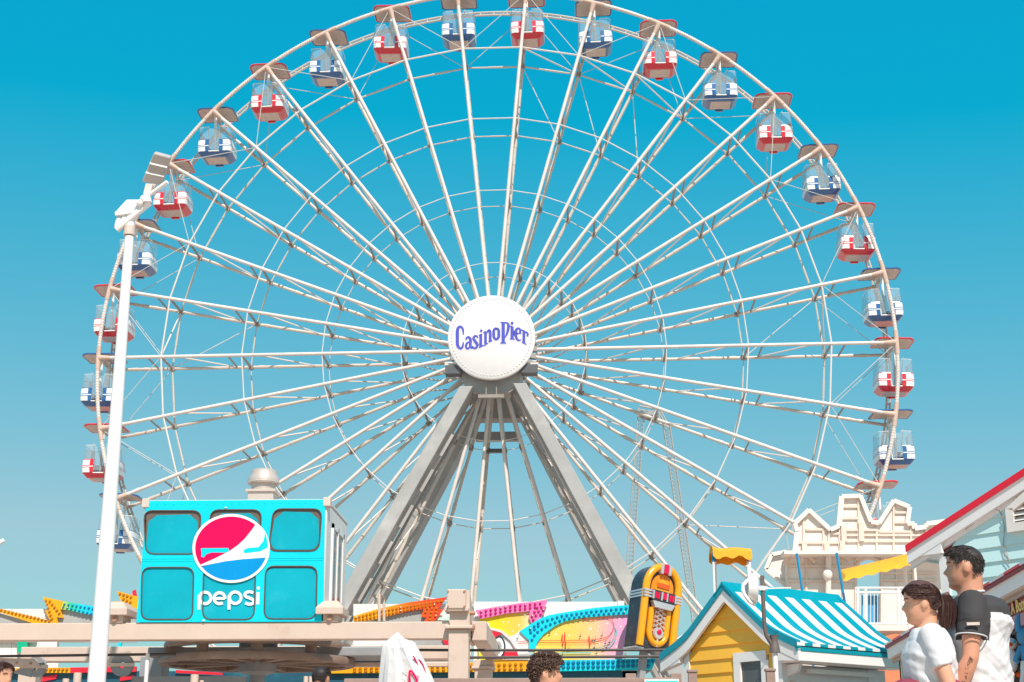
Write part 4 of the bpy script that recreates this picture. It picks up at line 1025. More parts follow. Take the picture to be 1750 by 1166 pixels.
for s_ in (-1, 1):
    rake(y0r, s_, .06, .025, .06, M['tealdark'], 'rake_trim'); rake(y0r + .015, s_, .04, -.06, .19, M['trim'], 'rake_board')
    rake(y1r - .06, s_, .06, .025, .06, M['tealdark'], 'rake_trim'); rake(y1r - .055, s_, .04, -.06, .19, M['trim'], 'rake_board')
# boxed eave returns at both ends of the gable
xe = cx + half; xel = cx - half
MB().prism([(wl_ - .02, y0r + .02, zE + .16), (xel + .02, y0r + .02, zE - .05), (xel + .02, y0r + .02, zE - .17), (wl_ - .02, y0r + .02, zE - .10)], (0, .1, 0)).build('eave_return', M['trim'], ks)
MB().prism([(.0, y0r + .02, zE + .12), (xe - .02, y0r + .02, zE - .05), (xe - .02, y0r + .02, zE - .19), (.0, y0r + .02, zE - .17)], (0, .1, 0)).build('eave_return', M['trim'], ks)
# eave on the right side: teal band, dark slot, valance blocks, white fascia, soffit
zf = zE - .03
MB().box(xe - .03, xe, y0r, y1r, zf - .055, zf - .015).build('eave_trim', M['teal'], ks)
MB().box(xe - .028, xe - .004, y0r, y1r, zf - .015, zf - .002).build('eave_slot', M['darkgap'], ks)
nv = 16
for i in range(nv):
    a, b = y0r + (y1r - y0r) * i / nv, y0r + (y1r - y0r) * (i + 1) / nv
    MB().box(xe - .03, xe + .004, a, b - .002, zf - .002, zf + .032).build('valance_block', M['roofwhite'] if i % 2 == 0 else M['teal'], ks)
MB().box(xe - .045, xe - .008, y0r + .02, y1r - .02, zf - .16, zf - .055).build('fascia_board', M['trim'], ks, bevel=.004)
MB().box(0.02, xe - .045, y0r + .08, y1r - .08, zf - .165, zf - .145).build('soffit', M['trim'], ks)
# gable wall of clapboards, one object each
def gable_half(z):                       # half width of the gable wall at height z
    P = prof(1, 20)
    if z <= P[-1][1]: return 9
    for (x0, z0), (x1, z1) in zip(P[:-1], P[1:]):
        if z0 >= z >= z1: return (x0 + (x1 - x0) * (z0 - z) / max(z0 - z1, 1e-6)) - cx
    return 0
BH = .152; z = .1; win = (kg(1264, 1120, 0).x, kg(1303, 1120, 0).x, .9, kg(1280, 1128, 0).z)
while z < zA - .1:
    zt_ = min(z + BH, zA - .06)
    def seg(xa, xb):
        a0, a1 = max(xa, cx - gable_half(z + .16)), min(xb, cx + gable_half(z + .16))
        b0, b1 = max(xa, cx - gable_half(zt_ + .16)), min(xb, cx + gable_half(zt_ + .16))
        if a1 - a0 < .03: return
        if b1 < b0: b0 = b1 = (a0 + a1) / 2
        MB().add([(a0, -.024, z), (a1, -.024, z), (b1, -.004, zt_ + .006), (b0, -.004, zt_ + .006), (a0, .02, z), (a1, .02, z), (b1, .02, zt_), (b0, .02, zt_)],
                 [(0, 1, 2, 3), (5, 4, 7, 6), (4, 5, 1, 0), (3, 2, 6, 7), (4, 0, 3, 7), (1, 5, 6, 2)]).build('clapboard', M['yellow'], ks)
    if z < win[3] - .02: seg(wl_ + .08, win[0] - .06); seg(win[1] + .10, -.07)
    else: seg(wl_ + .06, -.02)
    z += BH
MB().box(wl_, wl_ + .08, -.03, .05, 0, zE + .05).build('corner_board', M['trim'], ks)
MB().box(-.09, .015, -.03, .06, 0, zE - .1).build('corner_board', M['trim'], ks)
MB().box(-.125, -.09, -.02, .02, 0, zE - .17).build('yellow_strip', M['yellow'], ks)
# side window of the gable: frame, glass, curtain
x0, x1, z0, z1 = win
MB().box(x0 - .07, x1 + .08, -.035, .01, z1 - .02, z1 + .085).build('window_head', M['trim'], ks)
MB().box(x0 - .07, x0 + .03, -.034, .01, z0, z1 - .02).build('window_jamb', M['trim'], ks)
MB().box(x1 - .0, x1 + .11, -.034, .01, z0, z1 - .02).build('window_jamb', M['trim'], ks)
MB().box(x0 + .03, x1, -.004, .004, z0, z1 - .02).build('window_pane', M['windowdark'], ks)
MB().box(x0 + .03, x0 + .14, .05, .07, z0, z1 - .03).build('curtain', M['trim'], ks)
MB().box(x1 - .2, x1 - .03, .06, .09, z0, z1 - .14).build('notice', M['bluedoor'], ks)
# interior and right wall with serving window
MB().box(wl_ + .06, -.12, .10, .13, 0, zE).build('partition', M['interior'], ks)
MB().box(-.12, -.08, .14, KL - .02, 0, 1.0).build('counter_wall', M['trim'], ks)
MB().box(-.10, .0, -.0, .26, 0, zf - .17).build('wall_pier', M['trim'], ks)
MB().box(-.10, .0, KL - .30, KL, 0, zf - .17).build('wall_pier', M['trim'], ks)
MB().box(-.09, -.01, .26, KL - .30, zf - .40, zf - .17).build('window_header', M['trim'], ks)
for k in range(3): MB().box(-.05 + .012 * (2 - k), .0 + .016 * (2 - k), .24, KL - .28, zf - .43 - k * .045, zf - .40 - k * .045).build('shutter_rail', M['trim'], ks)
MB().box(.04, .10, .34, KL - .34, zf - .26, zf - .215).build('light_batten', M['trim'], ks)
MB().box(-.055, -.045, .26, KL - .30, 1.0, zf - .52).build('serving_window', M['windowdark'], ks)
MB().box(-.07, -.03, .72, .76, 1.0, zf - .5).build('mullion', M['trim'], ks)
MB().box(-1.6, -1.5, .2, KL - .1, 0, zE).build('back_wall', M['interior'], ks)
MB().box(-.62, -.60, .9, 1.3, zf - .85, zf - .55).build('red_poster', M['redtrim'], ks)
MB().box(wl_, -.1, KL - .04, KL, 0, zE - .1).build('rear_wall', M['yellow'], ks)
MB().box(wl_, wl_ + .05, .03, KL, 0, zE - .1).build('left_wall', M['yellow'], ks)
MB().box(.005, .03, .10, .17, .8, zf - .36).build('yellow_sign', M['yellow'], ks)
MB().prism([(.0, .05, zf - .18), (.20, .05, zf - .18), (.16, .05, zf - .25), (.0, .05, zf - .31)], (0, .05, 0)).build('eave_bracket', M['trim'], ks)

# ------------------------------------------------------------------ horn speaker on its iron post
SPY = 16.55
sb = at(1324, 1108, SPY)
sp = thing('speaker_post', 'white horn speaker on a bent iron post at the corner of the kiosk', 'loudspeaker', Vector((sb.x, SPY, 0)))
O = Vector(sp.location)
def s3(px, py, d=0.): return at(px, py, SPY + d) - O
MB().tube([s3(1323, 1105), s3(1318, 1100), s3(1310, 1087), s3(1306.5, 1070), s3(1304, 1020), s3(1302.5, 984)], .023, 10).build('post', M['iron'], sp, True)
MB().tube([(0, .02, 0), s3(1324, 1112)], .03, 10).build('lower_post', M['trim'], sp, True)
MB().lathe([(.004, -.02), (.06, -.02), (.05, .05), (.035, .1), (.05, .16), (.004, .16)], 12, s3(1324, 1112)).build('post_foot', M['iron'], sp, True)
MB().tube([s3(1291, 1006), s3(1312, 1006)], .02, 10).build('bracket_pipe', M['polewhite'], sp, True)
MB().lathe([(.03, -.025), (.036, -.02), (.036, .02), (.03, .025)], 12, s3(1302, 1006), 'z').build('clamp', M['polewhite'], sp, True)
MB().tube([s3(1312, 1006), s3(1352, 1005)], .007, 6).build('stay_rod', M['polewhite'], sp)
# speaker: wedge cabinet seen edge-on, plus tubular guard
m = MB(); n = 10
ringA = [s3(1290 + 3.5 * cos(2 * PI * k / 20), 1006 + 27 * sin(2 * PI * k / 20), .17 * cos(2 * PI * k / 20 + .0)) for k in range(20)]
front = [Vector((0, 0, 0))] * 0
def disc3(px, ry, rd, d=0.): return [s3(px, 1006 - ry * sin(2 * PI * k / 24), d) + Vector((0, rd * cos(2 * PI * k / 24), 0)) for k in range(24)]
MB().loft([disc3(1277, 22, .155), disc3(1284, 26, .18), disc3(1291, 28, .19), disc3(1294, 24, .16), disc3(1296, 9, .06)]).build('cabinet', M['polewhite'], sp, True)
MB().loft([disc3(1276.4, 20, .14), disc3(1277.4, 20.5, .142)]).build('grille', M['lampgrey'], sp)
MB().tube([s3(1287, 983, -.05), s3(1280, 990, -.1), s3(1270, 1000, -.12), s3(1269.5, 1008, -.12), s3(1272, 1016, -.12), s3(1281, 1029, -.1), s3(1289, 1033, -.05)], .02, 8).build('guard', M['polewhite'], sp, True)

# ------------------------------------------------------------------ yellow shade canopy behind the kiosk
YC = 24.0
cn = thing('shade_canopy', 'small yellow cloth canopy on white poles above the kiosk ridge', 'canopy', Vector((at(1250, 1000, YC).x, YC, 0)))
O = Vector(cn.location)
top = []
for j in range(5):
    row = []
    for i in range(13):
        u, v = i / 12, j / 4
        sag = -.05 * sin(u * PI) - .03 * sin(u * 9) * (1 if v == 0 else .4)
        p = at(1218 + 67 * u, 938 + 3 * u + 1.5 * sin(u * 7), YC) - O + Vector((0, v * .75, .10 * sin(v * PI) + sag * .4)); row.append(p)
    top.append(row)
m = MB()
for j in range(5): m.v += [tuple(p) for p in top[j]]
for j in range(4):
    for i in range(12): a = j * 13 + i; m.f.append([a, a + 1, a + 14, a + 13]); m.m.append(0)
m.build('cloth_top', M['fabric'], cn, True)
def val(ps, drop, amp):
    m = MB(); n = len(ps)
    for i, p in enumerate(ps): m.v += [tuple(p), tuple(p + Vector((0, -.015, -drop - amp * sin(i * 1.3))))]
    for i in range(n - 1): m.f.append([2 * i, 2 * i + 2, 2 * i + 3, 2 * i + 1]); m.m.append(0)
    return m
val(top[0], .11, .03).build('valance', M['fabric'], cn, True); val(top[4], .11, .02).build('valance', M['fabric'], cn, True)
val([top[j][0] for j in range(5)], .11, .01).build('valance', M['fabric'], cn, True); val([top[j][12] for j in range(5)], .12, .01).build('valance', M['fabric'], cn, True)
for px, y in ((1219, .05), (1278, .05), (1222, .7), (1281, .7)):
    q = at(px, 958, YC + y) - O; q2 = at(px, 942, YC + y) - O
    MB().tube([(q.x, q.y, 0), (q.x, q.y, q2.z)], .018, 8).build('pole', M['polewhite'], cn, True)
    MB().tube([(q.x, q.y, q.z - .02), (q.x, q.y, q.z + .12)], .024, 8).build('pole_sleeve', M['bluepole'] if px < 1250 else M['rust'], cn, True)

# ------------------------------------------------------------------ cream castle facade
GY = 48.0
ca = thing('castle_facade', 'back of a cream castle-shaped facade with batten ribs and an arched doorway', 'castle facade', Vector((at(1450, 1000, GY).x, GY, 0)))
O = Vector(ca.location)
def gp(px, py, d=0.): return at(px, py, GY - d) - O
def slab(name, pts, front, thick, mt, par=ca):
    bm = bmesh.new(); vs = [bm.verts.new(gp(x, y, front)) for x, y in pts]
    es = [bm.edges.new((vs[i], vs[(i + 1) % len(vs)])) for i in range(len(vs))]
    bmesh.ops.triangle_fill(bm, edges=es, use_beauty=True)
    ext = bmesh.ops.extrude_face_region(bm, geom=list(bm.faces))
    for v in ext['geom']:
        if isinstance(v, bmesh.types.BMVert): v.co.y += thick
    bmesh.ops.recalc_face_normals(bm, faces=bm.faces)
    me = bpy.data.meshes.new(name); bm.to_mesh(me); bm.free(); me.materials.append(mt); return obj(name, me, par)
crest = [(1358, 946), (1362, 908), (1358, 895), (1382, 872), (1419, 906), (1433.5, 899.5), (1438, 849), (1470, 848), (1488, 892), (1502, 894.5), (1527, 856), (1554, 867), (1550, 895.5), (1562, 895.5), (1563, 904), (1582, 901), (1583, 895.5), (1660, 886)]
slab('battlement_wall', crest + [(1660, 946)], 0, .25, M['castle'])
for i, (a, b) in enumerate(zip(crest[:-1], crest[1:])):
    MB().bar(gp(*a, .06 + .005 * (i % 3)), gp(*b, .06 + .005 * (i % 3)), .16 + .003 * (i % 3), .13 + .004 * (i % 3)).build('crest_trim', M['castle'], ca)
slab('wing_wall', [(1344, 943), (1318.5, 948), (1308.5, 973), (1344, 1002)], -.9, .2, M['castle'])
for a, b in (((1344, 943), (1318.5, 948)), ((1318.5, 948), (1308.5, 973)), ((1308.5, 973), (1344, 1002))): MB().bar(gp(*a, -.82), gp(*b, -.82), .12, .12).build('crest_trim', M['castle'], ca)
LWZ = -.25
slab('lower_wall', [(1344, 946), (1465, 946), (1465, 1340), (1344, 1340)], LWZ, .2, M['castle'])
slab('lower_wall', [(1504, 946), (1660, 946), (1660, 1340), (1504, 1340)], LWZ, .2, M['castle'])
ar = [(1465, 968)] + [(1484.5 - 19.5 * cos(PI * i / 14), 968 - 14 * sin(PI * i / 14)) for i in range(1, 14)] + [(1504, 968)]
slab('arch_wall', [(1504, 946), (1465, 946)] + ar, LWZ, .2, M['castle'])
slab('lower_wall', [(1465, 1068), (1504, 1068), (1504, 1340), (1465, 1340)], LWZ, .2, M['castle'])
MB().tube([gp(x, y, LWZ + .05) for x, y in ar], .06, 6).build('arch_trim', M['ribshade'], ca)
# ledge that throws a shadow
slab('ledge', [(1340, 941), (1545, 942), (1660, 939), (1660, 947), (1340, 947)], .55, .8, M['castle'])
# ribs: horizontals and verticals, each a batten
def batten(x0, y0, x1, y1, front=.0, wd=.05, nm='batten', dp=.075): MB().bar(gp(x0, y0, front + dp / 2), gp(x1, y1, front + dp / 2), dp, wd, (0, 1, 0)).build(nm, M['ribshade'], ca)
for x0, x1, y in ((1377, 1407, 905), (1364, 1433, 927.5), (1436, 1660, 925), (1440, 1466, 866), (1438, 1467, 886), (1436, 1500, 906), (1417, 1436, 912), (1529, 1553, 876), (1528, 1552, 893), (1502, 1560, 909), (1563, 1585, 911), (1436, 1660, 914.5)):
    batten(x0, y, x1, y)
for x, y0, y1 in ((1373, 885, 945), (1407, 897, 945), (1416, 908, 945), (1434.5, 900, 945), (1467, 850, 945), (1498, 895, 945), (1527, 858, 945), (1557, 897, 945), (1583, 898, 945), (1600, 895, 945)):
    batten(x, y0, x, y1, dp=.06)
for x, y0, y1 in ((1440, 900, 925), (1470, 893, 925), (1373, 930, 945), (1411, 928, 945), (1438, 925, 945)):
    batten(x + 1.5, y0, x + 2.5, y1, .0, .08, 'brace', .16)
for x0, x1, y in ((1346, 1464, 993), (1346, 1464, 968), (1505, 1600, 992), (1505, 1600, 980)): batten(x0, y, x1, y, LWZ)
for x, y0, y1 in ((1346, 947, 1100), (1378, 948, 1100), (1413, 948, 1100), (1440, 948, 1100), (1462, 948, 1100), (1507, 948, 1068), (1532, 948, 1005), (1560, 948, 990)): batten(x, y0, x, y1, LWZ, dp=.06)
for x0, y0, x1, y1 in ((1380, 949, 1393, 962), (1440, 949, 1452, 957), (1510, 952, 1524, 962), (1346, 952, 1340, 966), (1464, 958, 1474, 950)): batten(x0, y0, x1, y1, LWZ, .05, 'brace', .12)
MB().tube([gp(1416, 947, .05), gp(1415, 1040, .05)], .09, 8).build('drain_pipe', M['castle'], ca, True)
MB().ball(gp(1414, 982, .1), .16, .14, .2, 10, 6).build('pipe_joint', M['castle'], ca, True)
slab('floor_deck', [(1460, 1068), (1580, 1068), (1580, 1078), (1460, 1078)], .7, 1.2, M['castle'])
# balcony railing
for y in (1005, 1013): MB().tube([gp(1462, y, .6), gp(1582, y, .6)], .035, 6).build('handrail', M['trim'], ca)
MB().tube([gp(1466, 1066, .6), gp(1582, 1066, .6)], .03, 6).build('bottom_rail', M['trim'], ca)
for i in range(19): x = 1470 + i * 6; MB().tube([gp(x, 1013, .6), gp(x, 1066, .6)], .012, 5).build('baluster', M['trim'], ca)
for x in (1466, 1479, 1535, 1543, 1581): MB().tube([gp(x, 1004, .6), gp(x, 1068, .6)], .045, 6).build('rail_post', M['trim'], ca)
for i in range(6): slab('door_slat', [(1473 + i * 5.5, 1018), (1477.6 + i * 5.5, 1018), (1477.6 + i * 5.5, 1064), (1473 + i * 5.5, 1064)], -.6, .05, M['bluedoor'])
MB().prism([gp(1496, 1092, 1.2), gp(1524, 1084, 1.2), gp(1600, 1082, 1.2), gp(1600, 1335, 1.2), gp(1496, 1335, 1.2)], (0, .5, 0)).build('terracotta_roof', M['terracotta'], ca)
# yellow awning in front of the castle
YA = 34.0
aw = thing('awning', 'long yellow awning with scalloped orange edge slanting across the castle', 'awning', Vector((at(1500, 980, YA).x, YA, 0)))
O = Vector(aw.location)
m = MB(); N = 24; rows = []
for j, (dy, dz) in enumerate(((0, -8.5), (0, 0), (1.1, -3.5))):
    row = []
    for i in range(N + 1):
        u = i / N; px, py = 1446 + 134 * u, 984 - 33 * u + 3 * u * (1 - u)
        p = at(px, py, YA + .25 * u) - O
        if j == 0: p = at(px - 5 * (1 - u), py + 9 + 1.6 * sin(i * 1.6), YA + .25 * u - .1) - O
        if j == 2: p = p + Vector((.08, 1.1, .28))
        row.append(p)
    rows.append(row); m.v += [tuple(p) for p in row]
for j in range(2):
    for i in range(N): a = j * (N + 1) + i; m.f.append([a, a + 1, a + N + 2, a + N + 1]); m.m.append(0)
m.build('cloth', M['fabric'], aw, True)
MB().add([rows[0][0], rows[1][0], rows[2][0]], [(0, 1, 2)]).build('end_flap', M['fabric'], aw)
for p in (rows[2][N - 1], rows[2][N - 4]): MB().tube([(p.x, p.y, 0), p], .035, 8).build('pole', M['polewhite'], aw)
for nm_, (a, b), lb in (('blue_pole', ((1362, 948), (1374, 1030)), 'plain blue pole leaning at the castle wall, left of the arch'), ('blue_pole', ((1430, 947), (1447, 1050)), 'blue pole with darkened lower half, beside the castle arch')):
    p0, p1 = at(*a, 40.0), at(*b, 40.0); f_ = p0 + (p1 - p0) * (p0.z / (p0.z - p1.z))
    bp_ = thing('blue_pole', lb, 'pole', f_, group='blue poles at the castle')
    MB().tube([(0, 0, 0), p0 - f_], .032, 8).build('shaft', M['bluepole'], bp_, True)
    MB().tube([(p1 - f_) * .99, p1 - f_ + (p0 - p1) * .35], .035, 8).build('sleeve', M['blue'] if a[0] > 1400 else M['bluepole'], bp_, True)
    MB().ball(p0 - f_, .04, .04, .04, 8, 6).build('cap', M['bluepole'], bp_, True)

# ------------------------------------------------------------------ mint house on the right
MA = rad(-50)
mx_, my_ = Vector((cos(MA), sin(MA), 0)), Vector((-sin(MA), cos(MA), 0))
MC = at(1614, 1000, 16.6); MC.z = 0                     # left corner of the gable wall
mh = thing('mint_house', 'pale mint clapboard house gable with white rake boards and a red roof edge', 'house', MC, (0, 0, MA))
def ml(p): d = p - MC; return Vector((d.dot(mx_), d.dot(my_), d.z))
def mg(px, py, y=0.): return ml(onplane(px, py, MC + my_ * y, my_))
MO = -.08                                               # rake overhang
e0, e1 = mg(1549, 938, MO), mg(1760, 801, MO)
slope = (e1.z - e0.z) / (e1.x - e0.x)
XR = e0.x + 4.2                                         # ridge
def rz(x): return e0.z + slope * ((x - e0.x) if x <= XR else (2 * XR - e0.x - x))
X1 = 2 * XR - e0.x
def rakeb(y, th, up, dn, mt, nm, xs):
    a, b = xs; V = []
    for yy in (y, y + th):
        for x in (a, b): V += [(x, yy, rz(x) + up), (x, yy, rz(x) - dn)]
    MB().add(V, [(0, 1, 3, 2), (4, 6, 7, 5), (0, 2, 6, 4), (1, 5, 7, 3), (0, 4, 5, 1), (2, 3, 7, 6)]).build(nm, mt, mh)
for xs in ((e0.x, XR), (XR, X1)):
    rakeb(MO - .02, .10, .035, .035, M['redtrim'], 'roof_edge', xs)
    rakeb(MO, .05, -.035, .165, M['trim'], 'rake_board', xs)
    rakeb(MO + .05, -MO - .05, -.12, .15, M['trim'], 'rake_soffit', xs)
    rakeb(-.03, .05, -.145, .215, M['trim'], 'frieze_board', xs)
    rakeb(MO + .08, 5.0, .02, .03, M['redtrim'], 'roof_sheet', xs)
# boxed eave at the lower left
zb_ = mg(1552, 953, MO).z
MB().prism([(e0.x + .01, MO + .005, e0.z - .05), (e0.x + .02, MO + .005, zb_), (.05, MO + .005, zb_), (.05, MO + .005, rz(.05) - .14)], (0, .04, 0)).build('eave_return', M['trim'], mh)
MB().box(e0.x + .03, .06, MO + .045, 3.0, zb_ - .004, zb_ + .01).build('eave_soffit', M['trim'], mh)
MB().box(e0.x, e0.x + .05, MO + .05, 3.0, zb_ - .03, e0.z - .05).build('eave_fascia', M['trim'], mh)
MB().box(-.02, .09, -.035, .05, 0, zb_ - .01).build('corner_board', M['trim'], mh)
# gable clapboards
BH = .152; z = .2
vx0, vx1, vz0, vz1 = mg(1729, 915, 0).x, mg(1729, 915, 0).x + .75, mg(1731, 911, 0).z, mg(1727, 866, 0).z
while z < rz(XR) - .3:
    def xl_at(zz): return max(.08, e0.x + (zz + .20 - e0.z) / slope)
    a0, b0 = xl_at(z), xl_at(z + BH); xr_, xt_ = 2 * XR - a0, 2 * XR - b0
    if a0 < xr_ - .05:
        MB().add([(a0, -.022, z), (xr_, -.022, z), (xt_, -.003, z + BH + .005), (b0, -.003, z + BH + .005), (a0, .03, z), (xr_, .03, z), (xt_, .03, z + BH), (b0, .03, z + BH)],
                 [(0, 1, 2, 3), (5, 4, 7, 6), (4, 5, 1, 0), (3, 2, 6, 7), (4, 0, 3, 7), (1, 5, 6, 2)]).build('clapboard', M['mint'], mh)
    z += BH
# louvred vent
MB().box(vx0, vx0 + .09, -.075, -.01, vz0, vz1 - .03).build('vent_stile', M['louvre'], mh)
MB().box(vx0 + .09, vx1, -.075, -.01, vz0, vz0 + .09).build('vent_sill', M['louvre'], mh)
MB().prism([(vx0, -.075, vz1 - .03), (vx0 + .2, -.075, vz1 + .09), (vx1, -.075, vz1 + .42), (vx1, -.075, vz1 + .34), (vx0 + .24, -.075, vz1 + .02), (vx0 + .09, -.075, vz1 - .06)], (0, .065, 0)).build('vent_head', M['louvre'], mh)
MB().box(vx0 + .09, vx1, -.03, -.02, vz0 + .09, vz1 + .05).build('vent_recess', M['interior'], mh)
for k in range(6):
    zz = vz0 + .105 + k * .056
    MB().prism([(vx0 + .08, -.066, zz), (vx0 + .08, -.058, zz + .008), (vx0 + .08, -.03, zz + .04), (vx0 + .08, -.03, zz + .03)], (.66, 0, 0)).build('louvre_slat', M['louvre'], mh)
# loose wires
def wire(pts, y=-.026): MB().tube([mg(px, py, y) for px, py in pts], .004, 5).build('wire', M['wire'], mh)
wire([(1650, 905), (1672, 889), (1690, 874), (1700, 870.5), (1708, 873), (1713, 884), (1716, 897), (1716, 915), (1714, 930), (1716, 950), (1723, 966)], -.03)
wire([(1714, 930), (1720, 945), (1727, 964)])
MB().box(.05, 2 * XR - .05, .03, .1, 0, rz(.05) - .35).build('inner_wall', M['mint'], mh)
MB().box(.05, .1, .1, 3.0, 0, zb_).build('side_wall', M['mint'], mh)

# ------------------------------------------------------------------ bottle game stall along the right
def xplane(px, py, X):                                  # pixel -> point on the plane x = X
    d = ray(px, py); t = X / d.x; return Vector((X, d.y * t, d.z * t + CZ))
EX = 3.15
q0, q1 = xplane(1750, 963, EX), xplane(1514, 1103, EX)
ze = (q0.z + q1.z) / 2
SYn, SYf = q0.y - 2.0, q1.y
stl = thing('game_stall', 'maroon signed game stall with a red and white roof edge at the right border', 'game stall', (EX, (SYn + SYf) / 2, 0))
O = Vector(stl.location)
def zline(y): return q0.z + (q1.z - q0.z) * (y - q0.y) / (q1.y - q0.y)
def edge_board(x0, x1, up, dn, mt, nm, y0=SYn, y1=SYf):
    V = []
    for y in (y0, y1):
        for x in (x0, x1): V += [(x - O.x, y - O.y, zline(y) + up), (x - O.x, y - O.y, zline(y) + dn)]
    MB().add(V, [(0, 1, 3, 2), (4, 6, 7, 5), (0, 4, 5, 1), (2, 3, 7, 6), (0, 2, 6, 4), (1, 5, 7, 3)]).build(nm, mt, stl)
edge_board(EX - .01, EX + .06, .0, -.035, M['maroon'], 'drip_edge')
edge_board(EX + .01, EX + .05, -.035, -.135, M['trim'], 'fascia_board')
edge_board(EX + .05, EX + .55, -.125, -.15, M['stallsoffit'], 'soffit')
edge_board(EX + .055, EX + .075, -.151, -.18, M['stallsoffit'], 'soffit_vent')
nsg = 17
for i in range(nsg):
    a, b = SYn + (SYf - SYn) * i / nsg, SYn + (SYf - SYn) * (i + 1) / nsg
    V = []
    for y in (a, b - .004): V += [(EX - .02 - O.x, y - O.y, zline(y) + .01), (EX + .9 - O.x, y - O.y, zline(y) + .30), (EX + .9 - O.x, y - O.y, zline(y) + .27), (EX - .02 - O.x, y - O.y, zline(y) - .01)]
    MB().add(V, [(0, 1, 2, 3), (4, 7, 6, 5), (0, 4, 5, 1), (3, 2, 6, 7), (0, 3, 7, 4), (1, 5, 6, 2)]).build('roof_shingle', M['redtrim'] if i % 2 else M['roofwhite'], stl)
# front header, sign and dark interior
FX = EX + .14
s0, s1 = xplane(1750, 1022, FX), xplane(1750, 1066, FX)
zs1, zs0 = s0.z + .012, s1.z - .012
edge_board(FX - .0, FX + .06, -.151, -.30, M['stallsoffit'], 'header_board')
B2 = lambda x0, x1, y0, y1, z0, z1: MB().box(x0 - O.x, x1 - O.x, y0 - O.y, y1 - O.y, z0, z1)
B2(FX - .06, FX - .02, SYn + .2, SYf - .9, zs0 + .07, zs1).build('sign_board', M['maroon'], stl)
B2(FX - .064, FX - .02, SYn + .2, SYf - .9, zs0 - .02, zs0 + .068).build('sign_band', M['pinkband'], stl)
fcv = bpy.data.curves.new('sign_lettering', 'FONT'); fcv.body = 'Ring A Bottle'; fcv.size = .125; fcv.extrude = .003; fcv.offset = .003; fcv.space_character = 1.05
ft = bpy.data.objects.new('sign_lettering', fcv); COL.objects.link(ft); ft.data.materials.append(M['gold']); ft.parent = stl
yb = xplane(1731, 1050, FX - .07).y
bpy.context.view_layer.update()
ft.rotation_euler = (PI / 2, 0, -PI / 2)
tw = ft.dimensions.x
ft.location = (FX - .068 - O.x, yb - O.y + tw * .43, zs0 + .085)
bpy.context.view_layer.update()
me = bpy.data.meshes.new_from_object(ft.evaluated_get(bpy.context.evaluated_depsgraph_get()))
lt_ = obj('sign_lettering', me, stl, loc=ft.location, rot=ft.rotation_euler); bpy.data.objects.remove(ft)
if not me.materials: me.materials.append(M['gold'])
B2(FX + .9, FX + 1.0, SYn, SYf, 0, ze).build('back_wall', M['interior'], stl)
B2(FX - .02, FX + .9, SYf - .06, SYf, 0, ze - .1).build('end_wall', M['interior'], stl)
B2(FX - .02, FX + .05, SYn, SYf, 0, .95).build('counter', M['maroon'], stl)
B2(FX - .02, FX + .06, SYf - .1, SYf, .95, ze - .15).build('corner_post', M['trim'], stl)
B2(FX + .05, FX + .9, SYn, SYf, zs1 + .05, zs1 + .08).build('ceiling', M['stallsoffit'], stl)
MB().tube([(FX - .08 - O.x, SYn + .2 - O.y, zs0 - .06), (FX - .08 - O.x, SYf - .6 - O.y, zs0 - .06)], .012, 6).build('prize_rail', M['iron'], stl)
MB().tube([(FX - .1 - O.x, xplane(1715, 1012, FX).y - O.y, zs1 + .09), (FX - .1 - O.x, xplane(1735, 1012, FX).y - O.y, zs1 + .06), (FX - .1 - O.x, xplane(1750, 1012, FX).y - O.y, zs1 + .08)], .006, 5).build('wire', M['wire'], stl)
# plush prizes hanging from the rail
def px3(px, py, X): return xplane(px, py, X)
PXX = FX - .12
def plush(name, label, base): return thing(name, label, 'plush toy', base, group='plush prizes on the game stall')
pc = px3(1731, 1135, PXX)
S_ = (px3(1731, 1085, PXX) - px3(1731, 1166, PXX)).z          # metres for 81 px
u = S_ / 81
pg = plush('plush_penguin', 'hanging black and white penguin plush with a red-orange beak', Vector((pc.x, pc.y, pc.z)))
def pp(dx, dy, d=0.): return Vector((dx * u, -d, -dy * u))
MB().ball(pp(0, -6), 9.5 * u, 11 * u, 21 * u, 16, 12).build('belly', M['plushwhite'], pg, True)
MB().ball(pp(3, -6) + Vector((0, .04, 0)), 10 * u, 12 * u, 24 * u, 16, 12).build('back', M['plushblack'], pg, True)
MB().ball(pp(-1, -36), 12 * u, 13 * u, 11 * u, 16, 12).build('face', M['plushwhite'], pg, True)
MB().ball(pp(-1, -43) + Vector((0, .02, 0)), 12 * u, 12 * u, 11 * u, 16, 12).build('head', M['plushblack'], pg, True)
MB().ball(pp(-7, -33, .07), 5 * u, 5.5 * u, 3.6 * u, 12, 8).build('beak', M['plushorange'], pg, True)
MB().ball(pp(1, -38, .075), 2.4 * u, 2.6 * u, 3 * u, 10, 8).build('eye', M['artteal'], pg, True)
for dx in (-4, 7): MB().ball(pp(dx, 19, .03), 6 * u, 5 * u, 5 * u, 12, 8).build('foot', M['plushorange'], pg, True)
MB().ball(pp(8, -10, .05), 4 * u, 4 * u, 15 * u, 10, 8).build('wing', M['plushblack'], pg, True)
MB().tube([pp(0, -54), pp(0, -62)], .006, 5).build('cord', M['wire'], pg)
bc = px3(1746, 1110, PXX - .05)
pl = plush('plush_toy', 'bright blue long-limbed plush toy hanging at the right picture edge', Vector(bc))
MB().ball(pp(6, -22), 12 * u, 13 * u, 16 * u, 16, 12).build('head', M['plushblue'], pl, True)
MB().tube([pp(-2, -30), pp(-3, -46), pp(0, -60)], [6 * u, 5 * u, 3 * u], 10).build('ear', M['plushblue'], pl, True)
MB().ball(pp(6, 6), 10 * u, 11 * u, 18 * u, 16, 12).build('body', M['plushblue'], pl, True)
